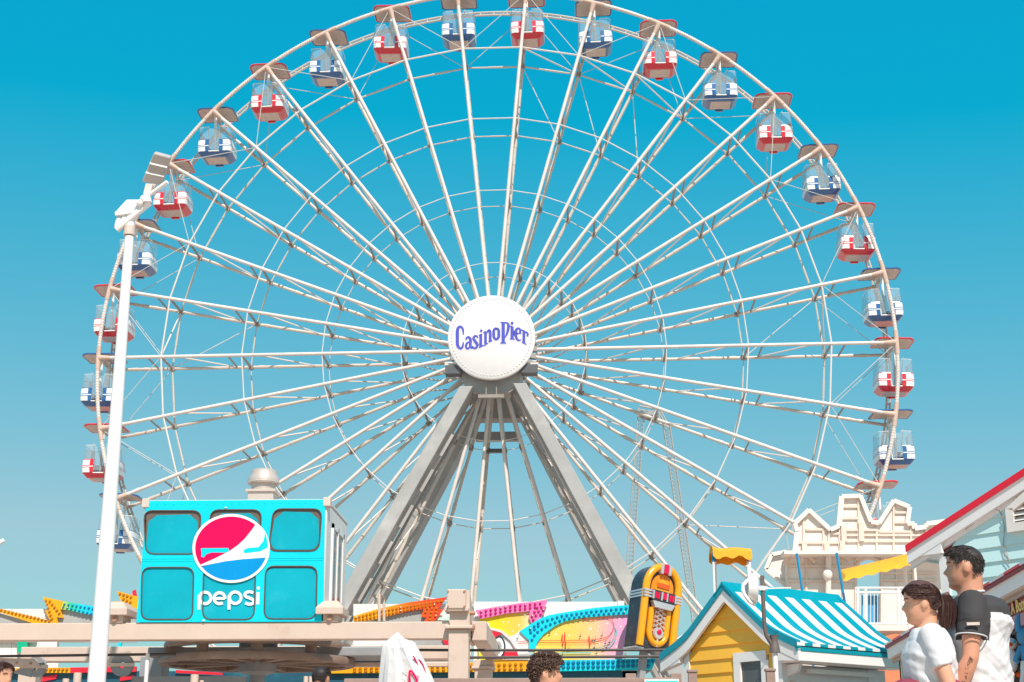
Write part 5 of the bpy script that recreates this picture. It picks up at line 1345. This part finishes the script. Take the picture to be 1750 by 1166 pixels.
MB().tube([pp(0, -4), pp(-8, 10), pp(-12, 18), pp(-7, 22)], [5 * u, 5 * u, 5 * u, 4 * u], 10).build('arm', M['plushblue'], pl, True)
MB().tube([pp(2, 20), pp(0, 44), pp(-4, 56)], [6 * u, 6 * u, 5 * u], 10).build('leg', M['plushwhite'], pl, True)

# ------------------------------------------------------------------ closed umbrella
UY = 17.0
um = thing('closed_umbrella', 'furled white parasol with red script print below the beige beam', 'umbrella', Vector((at(690, 1166, UY).x, UY, 0)))
O = Vector(um.location)
lv_ = [(1079.5, [(679, 0)] * 8), ]
def uq(px, py, d): return at(px, py, UY + d) - O
levels = [
 [(678, 1081, 0), (679, 1080, -.02), (680, 1080.5, -.02), (681, 1081, 0), (681, 1081.5, .02), (679, 1081, .03)],
 [(667, 1090, .0), (674, 1091, -.07), (684, 1091, -.08), (689, 1091, .0), (690, 1092, .1), (675, 1091, .1)],
 [(652.5, 1101, .02), (668, 1108, -.14), (695, 1107, -.16), (710, 1099, .0), (700, 1098, .16), (668, 1098, .16)],
 [(650.5, 1125, .02), (665, 1128, -.17), (707, 1126, -.19), (722, 1122, .0), (706, 1120, .18), (666, 1120, .18)],
 [(648, 1150, .02), (663, 1150, -.19), (720, 1148, -.21), (735, 1148, .0), (712, 1148, .2), (664, 1148, .2)],
 [(645, 1180, .02), (661, 1182, -.20), (732, 1180, -.22), (748, 1178, .0), (720, 1178, .2), (660, 1178, .2)],
 [(643, 1230, .02), (660, 1232, -.20), (738, 1230, -.22), (752, 1228, .0), (722, 1228, .2), (658, 1228, .2)]]
def folds(L_, li):
    P = [uq(*p) for p in L_]; out = []; n = len(P)
    for i in range(n):
        for k in range(4):
            t = k / 4; p = P[i].lerp(P[(i + 1) % n], t); w_ = 1 if k in (1, 3) else (-.6 if k == 2 else 0)
            c_ = sum(P, Vector()) / n; r_ = (p - c_); r_.z = 0
            out.append(p + (r_.normalized() if r_.length > .01 else Vector()) * .02 * w_ * min(li / 2, 1))
    return out
MB().loft([folds(L_, li) for li, L_ in enumerate(levels)]).build('canopy', M['canvas'], um)
MB().tube([(uq(690, 1230, 0).x, 0, 0), (uq(690, 1230, 0).x, 0, 1.5)], .03, 10).build('pole', M['polewhite'], um)
MB().lathe([(.01, 0), (.3, 0), (.3, .06), (.05, .1), (.05, .3), (.01, .3)], 20, (uq(690, 1230, 0).x, 0, 0)).build('base', M['darkgrey'], um, True)
def onface(px, py, fr=-.235):
    return uq(px, py, fr)
def upr(strokes, mt, nm, fr):
    for st_ in strokes:
        mm = MB()
        for q in ribbon(smooth_pts([(640 + x / 12.15, 1070 + y / 12.15, w_ / 12.15) for x, y, w_ in st_], 5)):
            P = []
            for x, y in q:
                # depth of the canvas face under the print
                t = min(max((y - 1126) / 54, 0), 1); base = -.19 - .03 * t
                k = (x - (665 - 3 * t)) / max((707 + 25 * t) - (665 - 3 * t), 1)
                d = base if k <= 1 else base + .19 * (k - 1) * 3
                P.append(uq(x, y, d + fr))
            mm.add(P, [(0, 1, 2, 3)])
        mm.build(nm, mt, um, recalc=False)
upr([[(735, 1166, 40), (725, 1000, 45), (745, 930, 45), (800, 975, 40), (850, 1060, 45), (890, 1160, 50)], [(850, 1080, 12), (880, 1045, 16), (905, 1050, 18), (915, 1085, 14)], [(715, 1140, 50), (735, 1175, 50)]], M['logored'], 'red_script', -.035)
upr([[(800, 620, 24), (850, 700, 34), (900, 780, 30), (950, 850, 16)], [(910, 690, 20), (960, 730, 22), (1020, 830, 18), (1060, 960, 16)], [(900, 800, 26), (960, 820, 22)], [(1050, 1000, 20), (1075, 970, 16)]], M['logored'], 'red_script', -.03)
upr([[(985, 910, 16), (1015, 970, 26)]], M['cyan'], 'teal_mark', -.03)
upr([[(595, 870, 14), (640, 900, 14), (690, 950, 14)], [(600, 880, 12), (600, 950, 12)], [(590, 1010, 14), (640, 1045, 14), (685, 1085, 14)], [(590, 1110, 14), (630, 1135, 14), (675, 1165, 14)], [(600, 1110, 12), (598, 1166, 12)]], M['under'], 'grey_letter', -.03)

# ------------------------------------------------------------------ wooden railing along the walk
WYr = 17.6
rl = thing('boardwalk_railing', 'brown wooden railing along the bottom edge, behind the furled parasol', 'railing', Vector((at(1000, 1166, WYr).x, WYr, 0)))
O = Vector(rl.location)
ztop = at(1000, 1159.5, WYr).z
xa, xb = at(590, 1160, WYr).x - O.x, at(1160, 1160, WYr).x - O.x
MB().box(xa, xb, -.09, .09, ztop - .055, ztop).build('top_rail', M['wood'], rl, bevel=.008)
MB().box(xa, xb, -.03, .03, ztop - .30, ztop - .20).build('mid_rail', M['wood'], rl)
for px in (595, 690, 790, 885, 980, 1078, 1155):
    x = at(px, 1160, WYr).x - O.x
    MB().box(x - .06, x + .06, -.055, .055, 0, ztop + (.05 if px in (1078, 1155) else -.055)).build('post', M['wood'], rl, bevel=.008)
n = 34
for i in range(n):
    x = xa + (xb - xa) * (i + .5) / n; MB().box(x - .02, x + .02, -.02, .02, .1, ztop - .3).build('baluster', M['wood'], rl)
MB().box(at(1101, 1163, WYr - .1).x - O.x, at(1160, 1163, WYr - .1).x - O.x, -.15, -.095, ztop - .5, at(1130, 1161.5, WYr - .1).z).build('notice_board', M['logowhite'], rl)
MB().box(at(1103, 1163, WYr - .12).x - O.x, at(1158, 1163, WYr - .12).x - O.x, -.156, -.15, ztop - .5, at(1130, 1164.5, WYr - .1).z).build('notice_print', M['cyanpanel'], rl)
for px, tp, lb in ((1183, 1145, 'brown newel post in front of the kiosk wall, left of its window'), (1316, 1143, 'brown newel post in front of the kiosk corner, right of its window')):
    p = at(px, tp, 16.2)
    pst = thing('newel_post', lb, 'post', Vector((p.x, 16.2, 0)), group='brown newel posts')
    MB().box(-.045, .045, -.045, .045, 0, p.z - .03).build('shaft', M['wood'], pst, bevel=.005)
    MB().box(-.056, .056, -.056, .056, p.z - .03, p.z).build('cap', M['wood'], pst, bevel=.008)

# ------------------------------------------------------------------ people
def interp(tab, t):
    for (a, x), (b, y) in zip(tab[:-1], tab[1:]):
        if t <= b: return x + (y - x) * (t - a) / (b - a)
    return tab[-1][1]
FRONT = [(0, .18), (.04, .30), (.10, .355), (.15, .34), (.19, .32), (.22, .355), (.25, .342), (.28, .365), (.32, .345), (.40, .35), (.48, .345), (.54, .34), (.60, .372), (.70, .37), (.80, .34), (.88, .28), (.94, .20), (.98, .11), (1, 0)]
BACK = [(0, 0), (.1, .08), (.2, .22), (.3, .31), (.45, .38), (.6, .41), (.75, .395), (.85, .335), (.92, .26), (.97, .16), (1, 0)]
WIDTH = [(0, .06), (.04, .16), (.1, .23), (.2, .28), (.3, .31), (.45, .335), (.6, .35), (.75, .335), (.85, .28), (.92, .21), (.97, .12), (1, 0)]
NOSE = [(.30, 0), (.34, .07), (.37, .115), (.40, .115), (.46, .075), (.52, .03), (.57, 0)]
def headpt(phi, t, grow=0.):
    f, b, w_ = interp(FRONT, t) + grow, interp(BACK, t) + grow, interp(WIDTH, t) + grow * .9
    c, s_ = cos(phi), sin(phi); lat = w_ * (abs(s_) ** .9) * (1 if s_ >= 0 else -1)
    if c >= 0:
        fw = f * abs(c) ** .75
        if not grow:
            if .30 < t < .57: fw += interp(NOSE, t) * math.exp(-(lat / .055) ** 2)
            fw -= .035 * math.exp(-((abs(lat) - .14) / .06) ** 2 - ((t - .53) / .04) ** 2)
    else: fw = -b * abs(c) ** .8
    return Vector((lat, -fw, t))
def ellring(c, rx, ry, ax=Vector((1, 0, 0)), ay=Vector((0, 1, 0)), n=20): return [Vector(c) + ax * rx * cos(2 * PI * k / n) + ay * ry * sin(2 * PI * k / n) for k in range(n)]
def remeshed(name, mb, mats, voxel, smooth_it=6, sc=1.):
    me = mb.mesh(name, mats); o = bpy.data.objects.new(name, me); COL.objects.link(o)
    md = o.modifiers.new('r', 'REMESH'); md.mode = 'VOXEL'; md.voxel_size = voxel
    sm = o.modifiers.new('s', 'SMOOTH'); sm.factor = .5; sm.iterations = smooth_it
    bpy.context.view_layer.update()
    ev = o.evaluated_get(bpy.context.evaluated_depsgraph_get()); m2 = bpy.data.meshes.new_from_object(ev)
    bpy.data.objects.remove(o); bpy.data.meshes.remove(me)
    m2.materials.clear()
    for m_ in (mats if isinstance(mats, (list, tuple)) else [mats]): m2.materials.append(m_)
    m2.polygons.foreach_set('use_smooth', [True] * len(m2.polygons)); return m2
def blade(m, pts, wd):
    """thin tapering strip through pts"""
    n = len(pts); o = len(m.v)
    for i, p in enumerate(pts):
        d = (pts[min(i + 1, n - 1)] - pts[max(i - 1, 0)]).normalized(); side = d.cross(Vector((random.uniform(-1, 1), random.uniform(-1, 1), random.uniform(-1, 1)))).normalized()
        if i == 0: s0 = side
        k = wd * (1 - .85 * i / (n - 1)) / 2
        m.v += [tuple(p + s0 * k), tuple(p - s0 * k)]
    for i in range(n - 1): m.f.append([o + 2 * i, o + 2 * i + 1, o + 2 * i + 3, o + 2 * i + 2]); m.m.append(0)
def person(label, loc, rz_, H=1.70, hs=1.0, hair='short', skin='skin', hairm='hairblack', voxel=.009, arms=None, girth=1.0, top='tee', female=False, turn=0., nod=0.):
    s_ = H / 1.70
    root = thing('person', label, 'person', loc, (0, 0, rz_))
    hh = .232 * hs
    HB = Vector((0, -.025, 1.70 - .232 * hs - (0 if hs == 1 else -.0)))           # chin level
    Rh = Matrix.Rotation(turn, 3, 'Z') @ Matrix.Rotation(nod, 3, 'X')
    def hp(phi, t, grow=0.): return HB + Rh @ (headpt(phi, t, grow) * hh)
    b = MB()
    # legs, hips, torso, neck
    sg = girth; sw = .165 if female else .185
    b.loft([ellring((0, .0, z), rx * sg, ry * sg) for z, rx, ry in ((.84, .155, .11), (.92, .165, .115), (1.02, .145, .10), (1.12, .145, .10), (1.22, .16, .11), (1.31, .17, .11), (1.38, .15, .09), (1.42, .095, .07), (1.45, .06, .058), (1.50, .056, .058), (1.56, .055, .06))])
    for sx in (-1, 1):
        b.loft([ellring((sx * x, y, z), r, r * 1.08) for x, y, z, r in ((.085, 0, .90, .088), (.088, -.005, .70, .078), (.09, -.01, .50, .058), (.09, .005, .40, .056), (.09, .02, .28, .052), (.09, .01, .10, .037), (.09, .0, .05, .04))])
        b.loft([ellring((sx * .095, y, z), rx, rz2, Vector((1, 0, 0)), Vector((0, .25, 1)).normalized()) for y, z, rx, rz2 in ((.05, .05, .032, .04), (.0, .055, .04, .05), (-.08, .04, .045, .035), (-.16, .025, .04, .022))])
    A = arms or {}
    armpts = {}
    for sx in (-1, 1):
        sh, el, wr = A.get(sx, ((sx * sw, .0, 1.385), (sx * (sw + .05), .01, 1.11), (sx * (sw + .04), -.07, .87)))
        sh, el, wr = Vector(sh), Vector(el), Vector(wr); armpts[sx] = (sh, el, wr)
        fd = (wr - el).normalized()
        b.tube([sh + Vector((-sx * .05, 0, .01)), sh, sh.lerp(el, .35), sh.lerp(el, .75), el, el.lerp(wr, .25), el.lerp(wr, .7), wr], [.040, .045, .047 * sg, .044, .040, .043, .033, .027], 14)
        # palm, four fingers, thumb
        lat = Vector((0, 1, 0)); nrm = Vector((sx, 0, 0))
        pc_ = wr + fd * .085
        b.loft([[wr + fd * d + lat * (lw * cos(2 * PI * k / 12)) + nrm * (tw_ * sin(2 * PI * k / 12)) for k in range(12)] for d, lw, tw_ in ((-.01, .027, .022), (.03, .036, .018), (.08, .042, .015), (.095, .04, .012))])
        for fi, (off_, ln) in enumerate(((-.031, .068), (-.011, .078), (.010, .073), (.029, .057))):
            p0 = wr + fd * .088 + lat * off_; cu = -nrm
            b.tube([p0, p0 + fd * ln * .45 + cu * .006, p0 + fd * ln * .78 + cu * .022, p0 + fd * ln * .95 + cu * .042], [.0095, .009, .0082, .007], 8)
        t0 = wr + fd * .03 + lat * -.03
        b.tube([t0, t0 + fd * .03 + lat * -.022 - nrm * .008, t0 + fd * .062 + lat * -.026 - nrm * .018], [.012, .011, .0085], 8)
    rings = []
    ts = [0.002, .02, .045, .075, .1, .125, .15, .175, .2, .22, .24, .26, .28, .3, .32, .34, .36, .38, .4, .43, .46, .49, .52, .55, .58, .62, .67, .72, .77, .82, .86, .9, .935, .965, .985, .998]
    for t in ts: rings.append([hp(2 * PI * k / 44, t) for k in range(44)])
    b.loft(rings)
    for sx in (-1, 1): b.ball(HB + Rh @ (Vector((sx * .35, .05, .47)) * hh), .055 * hh, .085 * hh, .14 * hh, 12, 8)
    b.v = [tuple(Vector(v) * s_) for v in b.v]
    me = remeshed('body', b, [M[skin], M['eye'], M['lip'], M[hairm]], voxel, 3)
    x = MB()
    for sx in (-1, 1):
        x.ball(HB + Rh @ (Vector((sx * .135, -.288, .53)) * hh), .038 * hh, .03 * hh, .024 * hh, 10, 6, 1)
        for i in range(6):
            pa = headpt(sx * (.22 + i * .085), .60 + .012 * sin(i * .7)); pb2 = headpt(sx * (.22 + (i + 1) * .085), .60 + .012 * sin((i + 1) * .7))
            x.tube([HB + Rh @ (pa * hh * 1.005), HB + Rh @ (pb2 * hh * 1.005)], .012 * hh, 5, mi=3)
    x.ball(HB + Rh @ (Vector((0, -.335, .272)) * hh), .075 * hh, .03 * hh, .018 * hh, 12, 6, 2)
    x.ball(HB + Rh @ (Vector((0, -.328, .225)) * hh), .065 * hh, .032 * hh, .02 * hh, 12, 6, 2)
    if A.get('ink'):
        el, wr = armpts[1][1], armpts[1][2]
    x.v = [tuple(Vector(v) * s_) for v in x.v]
    xm = x.mesh('x', [M[skin], M['eye'], M['lip'], M[hairm]], True)
    bm = bmesh.new(); bm.from_mesh(me); bm.from_mesh(xm); bm.to_mesh(me); bm.free()
    obj('body', me, root)
    # hair
    h = MB()
    def hline(phi):                                  # lowest t of the hair at this azimuth (0 front, pi back)
        a = abs(math.atan2(sin(phi), cos(phi)))
        if hair == 'pony': return interp([(0, .80), (.5, .76), (.95, .62), (1.25, .54), (1.5, .60), (1.75, .58), (1.9, .40), (2.2, .32), (PI, .28)], a)
        if hair == 'curl': return interp([(0, .80), (.6, .76), (1.0, .62), (1.35, .46), (1.55, .60), (1.75, .42), (2.2, .24), (PI, .20)], a)
        return interp([(0, .80), (.6, .77), (1.0, .64), (1.25, .46), (1.4, .50), (1.5, .60), (1.75, .58), (1.85, .36), (2.2, .24), (PI, .20)], a)
    gw = {'short': .024, 'pony': .06, 'curl': .06}[hair]
    n_, mlv = 48, 22
    rows = []
    for j in range(mlv + 1):
        row = []
        for k in range(n_):
            phi = 2 * PI * k / n_; t0 = hline(phi); t = t0 + (.999 - t0) * j / mlv
            fade = min(1, j / 4); side = 1 if hair != 'short' else (.45 + .55 * min(1, max(0, (t - .55) / .25)))
            g_ = -.012 + (gw + .012) * fade * side + (.012 * noise.noise(Vector((phi * 3, t * 14, 1.7))) if hair != 'short' else 0)
            p = hp(phi, min(t, .999), g_); 
            if t > .9: p += Vector((0, 0, gw * hh * (t - .9) / .1 * .8))
            row.append(p)
        rows.append(row)
    h.loft(rows, cap=False)
    cnt_ = {'short': 2600, 'pony': 2200, 'curl': 0}[hair]
    for i in range(cnt_):
        phi = random.uniform(0, 2 * PI); t0 = hline(phi); t = t0 + (.99 - t0) * random.random() ** .8
        if hair == 'short':
            ln = .008 + .017 * min(1, max(0, (t - .6) / .25)); p = hp(phi, t, .014)
            nrm = (hp(phi, t, .2) - hp(phi, t, 0)).normalized()
            dirv = (nrm * .55 + Rh @ Vector((0, -1 if t > .72 else .1, -.2 if t > .72 else -.9)) + Vector((random.uniform(-.3, .3), random.uniform(-.3, .3), random.uniform(-.2, .3)))).normalized()
            blade(h, [p, p + dirv * ln * .5, p + dirv * ln + Vector((0, 0, -.002))], .004)
        else:
            pts = []; ph = math.atan2(sin(phi), cos(phi)); tgt = PI if ph >= 0 else -PI
            for q in range(6):
                u_ = q / 5 * random.uniform(.5, .6) * 1.6; u_ = min(u_, 1)
                pts.append(hp(ph + (tgt - ph) * u_, t + (.60 - t) * u_, gw + .006 + .012 * random.random() * (1 - u_)))
            blade(h, pts, .0045)
    if hair == 'curl':
        for i in range(1250):
            phi = random.uniform(0, 2 * PI); t0 = hline(phi); t = t0 + (.995 - t0) * random.random() ** .75
            c = hp(phi, t, .06 + .05 * random.random()) + (Vector((0, 0, .06 * hh)) if t > .88 else Vector((0, 0, 0)))
            ax = Vector((random.gauss(0, 1), random.gauss(0, 1), random.gauss(0, 1))).normalized(); a1 = ax.orthogonal().normalized(); a2 = ax.cross(a1); r_ = random.uniform(.007, .012)
            h.tube([c + (a1 * cos(a) + a2 * sin(a)) * r_ + ax * a * .0012 for a in [q * .8 for q in range(8)]], [.0032] * 7 + [.001], 4)
    if hair == 'pony':
        root_p = hp(PI, .62, .06)
        for i in range(1500):
            a = random.uniform(0, 2 * PI); r_ = random.random() ** .5
            off_ = Vector((cos(a) * .035 * r_, sin(a) * .035 * r_ + .0, 0)); ln = random.uniform(.11, .19)
            p0 = root_p + off_ * .35; back = Rh @ Vector((0, 1, 0))
            blade(h, [p0, p0 + back * .022 + off_ * .6 + Vector((0, 0, .012)), p0 + back * .036 + off_ * 1.0 + Vector((0, 0, -.03)), p0 + back * .034 + off_ * 1.2 + Vector((0, 0, -.6 * ln)), p0 + back * .02 + off_ * random.uniform(.3, 1.2) + Vector((0, 0, -ln))], .005)
        h.tube([root_p + Rh @ Vector((0, .0, .0)), root_p + Rh @ Vector((0, .025, .01)), root_p + Rh @ Vector((0, .036, -.03)), root_p + Rh @ Vector((0, .034, -.09)), root_p + Rh @ Vector((0, .02, -.14))], [.02, .03, .036, .03, .006], 10)
    h.v = [tuple(Vector(v) * s_) for v in h.v]
    h.build('hair', M[hairm], root, True, recalc=False)
    if hair == 'pony':
        MB().lathe([(.014 * s_, -.006), (.021 * s_, 0), (.014 * s_, .006)], 14, (root_p + Rh @ Vector((0, .008, .006))) * s_, 'y').build('hair_tie', M['artteal'], root, True)
    # shirt
    c = MB(); ex = .018
    zb0 = .90
    bust = .03 if female else 0
    c.loft([[p + Vector((0, -(bust * math.exp(-((z - 1.25) / .07) ** 2)) * max(0, -sin(2 * PI * k / 20)) - (.0), 0)) for k, p in enumerate(ellring((0, .005 + (.028 * min(1, max(0, (z - 1.2) / .15)) * (1 if z < 1.43 else .3) if top == 'raglan' else 0), z), rx * sg + ex * 1.2, ry * sg + ex * 1.6 + (.016 if top == 'raglan' and 1.25 < z < 1.43 else 0)))] for z, rx, ry in ((zb0, .168, .12), (1.0, .163, .12), (1.10, .16, .117), (1.20, .163, .114), (1.30, .172, .113), (1.375, .165, .095), (1.415, .115, .075), (1.44, .066, .058))])
    sl = {}
    for sx in (-1, 1):
        sh, el, wr = armpts[sx]; e_ = sh.lerp(el, .62 if not female else .66); sl[sx] = e_
        c.tube([sh + Vector((-sx * .07, 0, .0)), sh + Vector((-sx * .01, 0, .012)), sh.lerp(el, .25), e_], [.058, .071, .065 * sg, .063 * sg], 16)
    for i, v in enumerate(c.v): pass
    c.v = [tuple(Vector(v) * s_) for v in c.v]
    sm_ = remeshed('shirt', c, M['shirtwhite'], voxel * .9, 5)
    for v in sm_.vertices:
        p = v.co; d = (noise.noise(Vector((p.x * 4 + p.y * 3, p.y * 4, p.z * 17 + p.y * 14 - p.x * 8))) ** 3 * .05 + noise.noise(Vector((p.x * 5, p.y * 5, p.z * 16 + p.y * 9))) * .009) + noise.noise(Vector((p.x * 14, p.y * 14, p.z * 30 + p.x * 20))) * .005
        nn = Vector((p.x, p.y, 0)); 
        if nn.length > .02: v.co = p + nn.normalized() * d * (1 if p.z < 1.3 * s_ else .4)
    if top == 'raglan':
        wv, bv, wf, bf = {}, {}, [], []
        def dark(p):
            p = p / s_
            for sx in (-1, 1):
                sh, el, wr = armpts[sx]
                d = el - sh; u_ = max(0, min(1, (p - sh).dot(d) / d.dot(d))); q = sh + d * u_
                if u_ < .655 and (p - q).length < .088 and abs(p.x) > .128 + .05 * max(0, (1.33 - p.z) / .2): return True
            return p.z > 1.318 + .02 * abs(p.x) / .17
        for f in sm_.polygons:
            tgtv, tgtf = (bv, bf) if dark(Vector(f.center)) else (wv, wf)
            tgtf.append([tgtv.setdefault(i, len(tgtv)) for i in f.vertices])
        for nm, vv, ff, mt in (('shirt', wv, wf, M['shirtwhite']), ('shirt_yoke', bv, bf, M['shirtblack'])):
            m_ = bpy.data.meshes.new(nm); inv = sorted(vv, key=vv.get); m_.from_pydata([tuple(sm_.vertices[i].co) for i in inv], [], ff); m_.materials.append(mt)
            m_.polygons.foreach_set('use_smooth', [True] * len(m_.polygons)); obj(nm, m_, root)
        for sx in (-1, 1):
            sh, el, wr = armpts[sx]; d = (el - sh).normalized(); a1 = d.orthogonal().normalized(); a2 = d.cross(a1); e_ = sl[sx]
            MB().tube([(e_ + (a1 * cos(a) + a2 * sin(a)) * .066 * sg + d * .001) * s_ for a in [2 * PI * k / 48 for k in range(48)] if (a1 * cos(a) + a2 * sin(a)).x * sx > -.35] if False else [(e_ + (a1 * cos(a) + a2 * sin(a)) * .0675 * sg + d * .001) * s_ for a in sorted([2 * PI * k / 48 for k in range(48) if (a1 * cos(2 * PI * k / 48) + a2 * sin(2 * PI * k / 48)).x * sx > -.3], key=lambda a: math.atan2((a1 * cos(a) + a2 * sin(a)).y, (a1 * cos(a) + a2 * sin(a)).x * sx))], .0035, 6).build('sleeve_trim', M['shirtwhite'], root, True)
        e_ = sl[1]; 
        sp_ = MB().box(-.03, .03, -.004, .004, -.007, .007).build('sleeve_patch', M['under'], root)
        sp_.location = (e_ + Vector((.071, .012, .055))) * s_; sp_.rotation_euler = (0, 0, PI / 2)
        MB().tube([(Vector((0, .004, 1.452)) + Vector((cos(a) * .066, sin(a) * .064, .012 * sin(a)))) * s_ for a in [2 * PI * k / 28 for k in range(28)]], .006, 6, closed=True).build('collar', M['shirtwhite'], root, True)
    else:
        obj('shirt', sm_, root)
    # trousers
    t_ = MB()
    t_.loft([ellring((0, 0, z), rx * sg, ry * sg) for z, rx, ry in ((.80, .165, .12), (.88, .176, .126), (.955, .162, .118), (.985, .158, .115))])
    for sx in (-1, 1): t_.loft([ellring((sx * x, y, z), r, r * 1.08) for x, y, z, r in ((.085, 0, .88, .098), (.088, -.005, .70, .09), (.09, -.01, .50, .075), (.09, .01, .28, .068), (.09, .01, .09, .06))])
    t_.v = [tuple(Vector(v) * s_) for v in t_.v]
    obj('trousers', remeshed('trousers', t_, M['denim'], voxel * 1.5, 4), root)
    return root, armpts, s_, sl
def ground_at(px, Y, dx=0.): p = at(px, 1100, Y); return Vector((p.x + dx, Y, 0))
# man: head at px 1645, looking left and slightly away
man, ap_, ms, sl_ = person('man in a white shirt with charcoal yoke and sleeves, looking left', ground_at(1666, 7.9), rad(-103), 1.705, 1.0, 'short', 'skin', 'hairblack', .008, girth=1.12, top='raglan', nod=-.03,
    arms={1: ((.185, .0, 1.385), (.225, -.03, 1.12), (.21, -.13, .90)), -1: ((-.185, .0, 1.385), (-.235, .0, 1.11), (-.22, -.08, .87))})
# faded tattoo on the near forearm: ink strokes lying on the skin
el, wr = ap_[1][1], ap_[1][2]
for k in range(7):
    p = el.lerp(wr, .05 + .10 * k) + Vector((.0405 - .0012 * k, .004, 0)); mm = MB()
    mm.tube([(p + Vector((.001, random.uniform(-.016, .016), random.uniform(-.012, .012)))) * ms for _ in range(4)], .0028, 5); mm.build('tattoo', M['tattoo'], man)
woman, wa, ws, wsl = person('woman with dark ponytail and white shirt, standing in front of the man', ground_at(1587, 7.75), rad(-97), 1.50, 1.05, 'pony', 'skinlight', 'hairbrown', .008, girth=.98, female=True, nod=.02,
    arms={1: ((.165, .0, 1.385), (.205, .07, 1.12), (.19, .10, .90)), -1: ((-.165, .0, 1.385), (-.21, .01, 1.11), (-.2, -.07, .87))})
# glasses and red bag strap seen at the woman's waist
MB().box(-.14, .14, -.20, .14, .80, 1.02).build('hip_bag', M['wine'], woman, bevel=.05)
boy, _, _, _ = person('curly haired child seen from behind, head at the bottom centre', ground_at(928, 8.2), rad(88), 1.185, 1.22, 'curl', 'skinlight', 'haircurl', .011, girth=.85)
p4, _, _, _ = person('dark haired passer-by, only the crown showing below the cable wheel', ground_at(549, 14.4), rad(160), 1.60, 1.0, 'short', 'skin', 'hairblack', .016)
p5, _, _, _ = person('dark haired passer-by cut off at the bottom left corner', ground_at(2, 9.6), rad(70), 1.27, 1.1, 'short', 'skinlight', 'hairbrown', .016)
p6, _, _, _ = person('kiosk attendant behind the serving window', KC + kx * -.55 + ky * .75, rad(-20), 1.60, 1.0, 'short', 'skin', 'hairblack', .018)
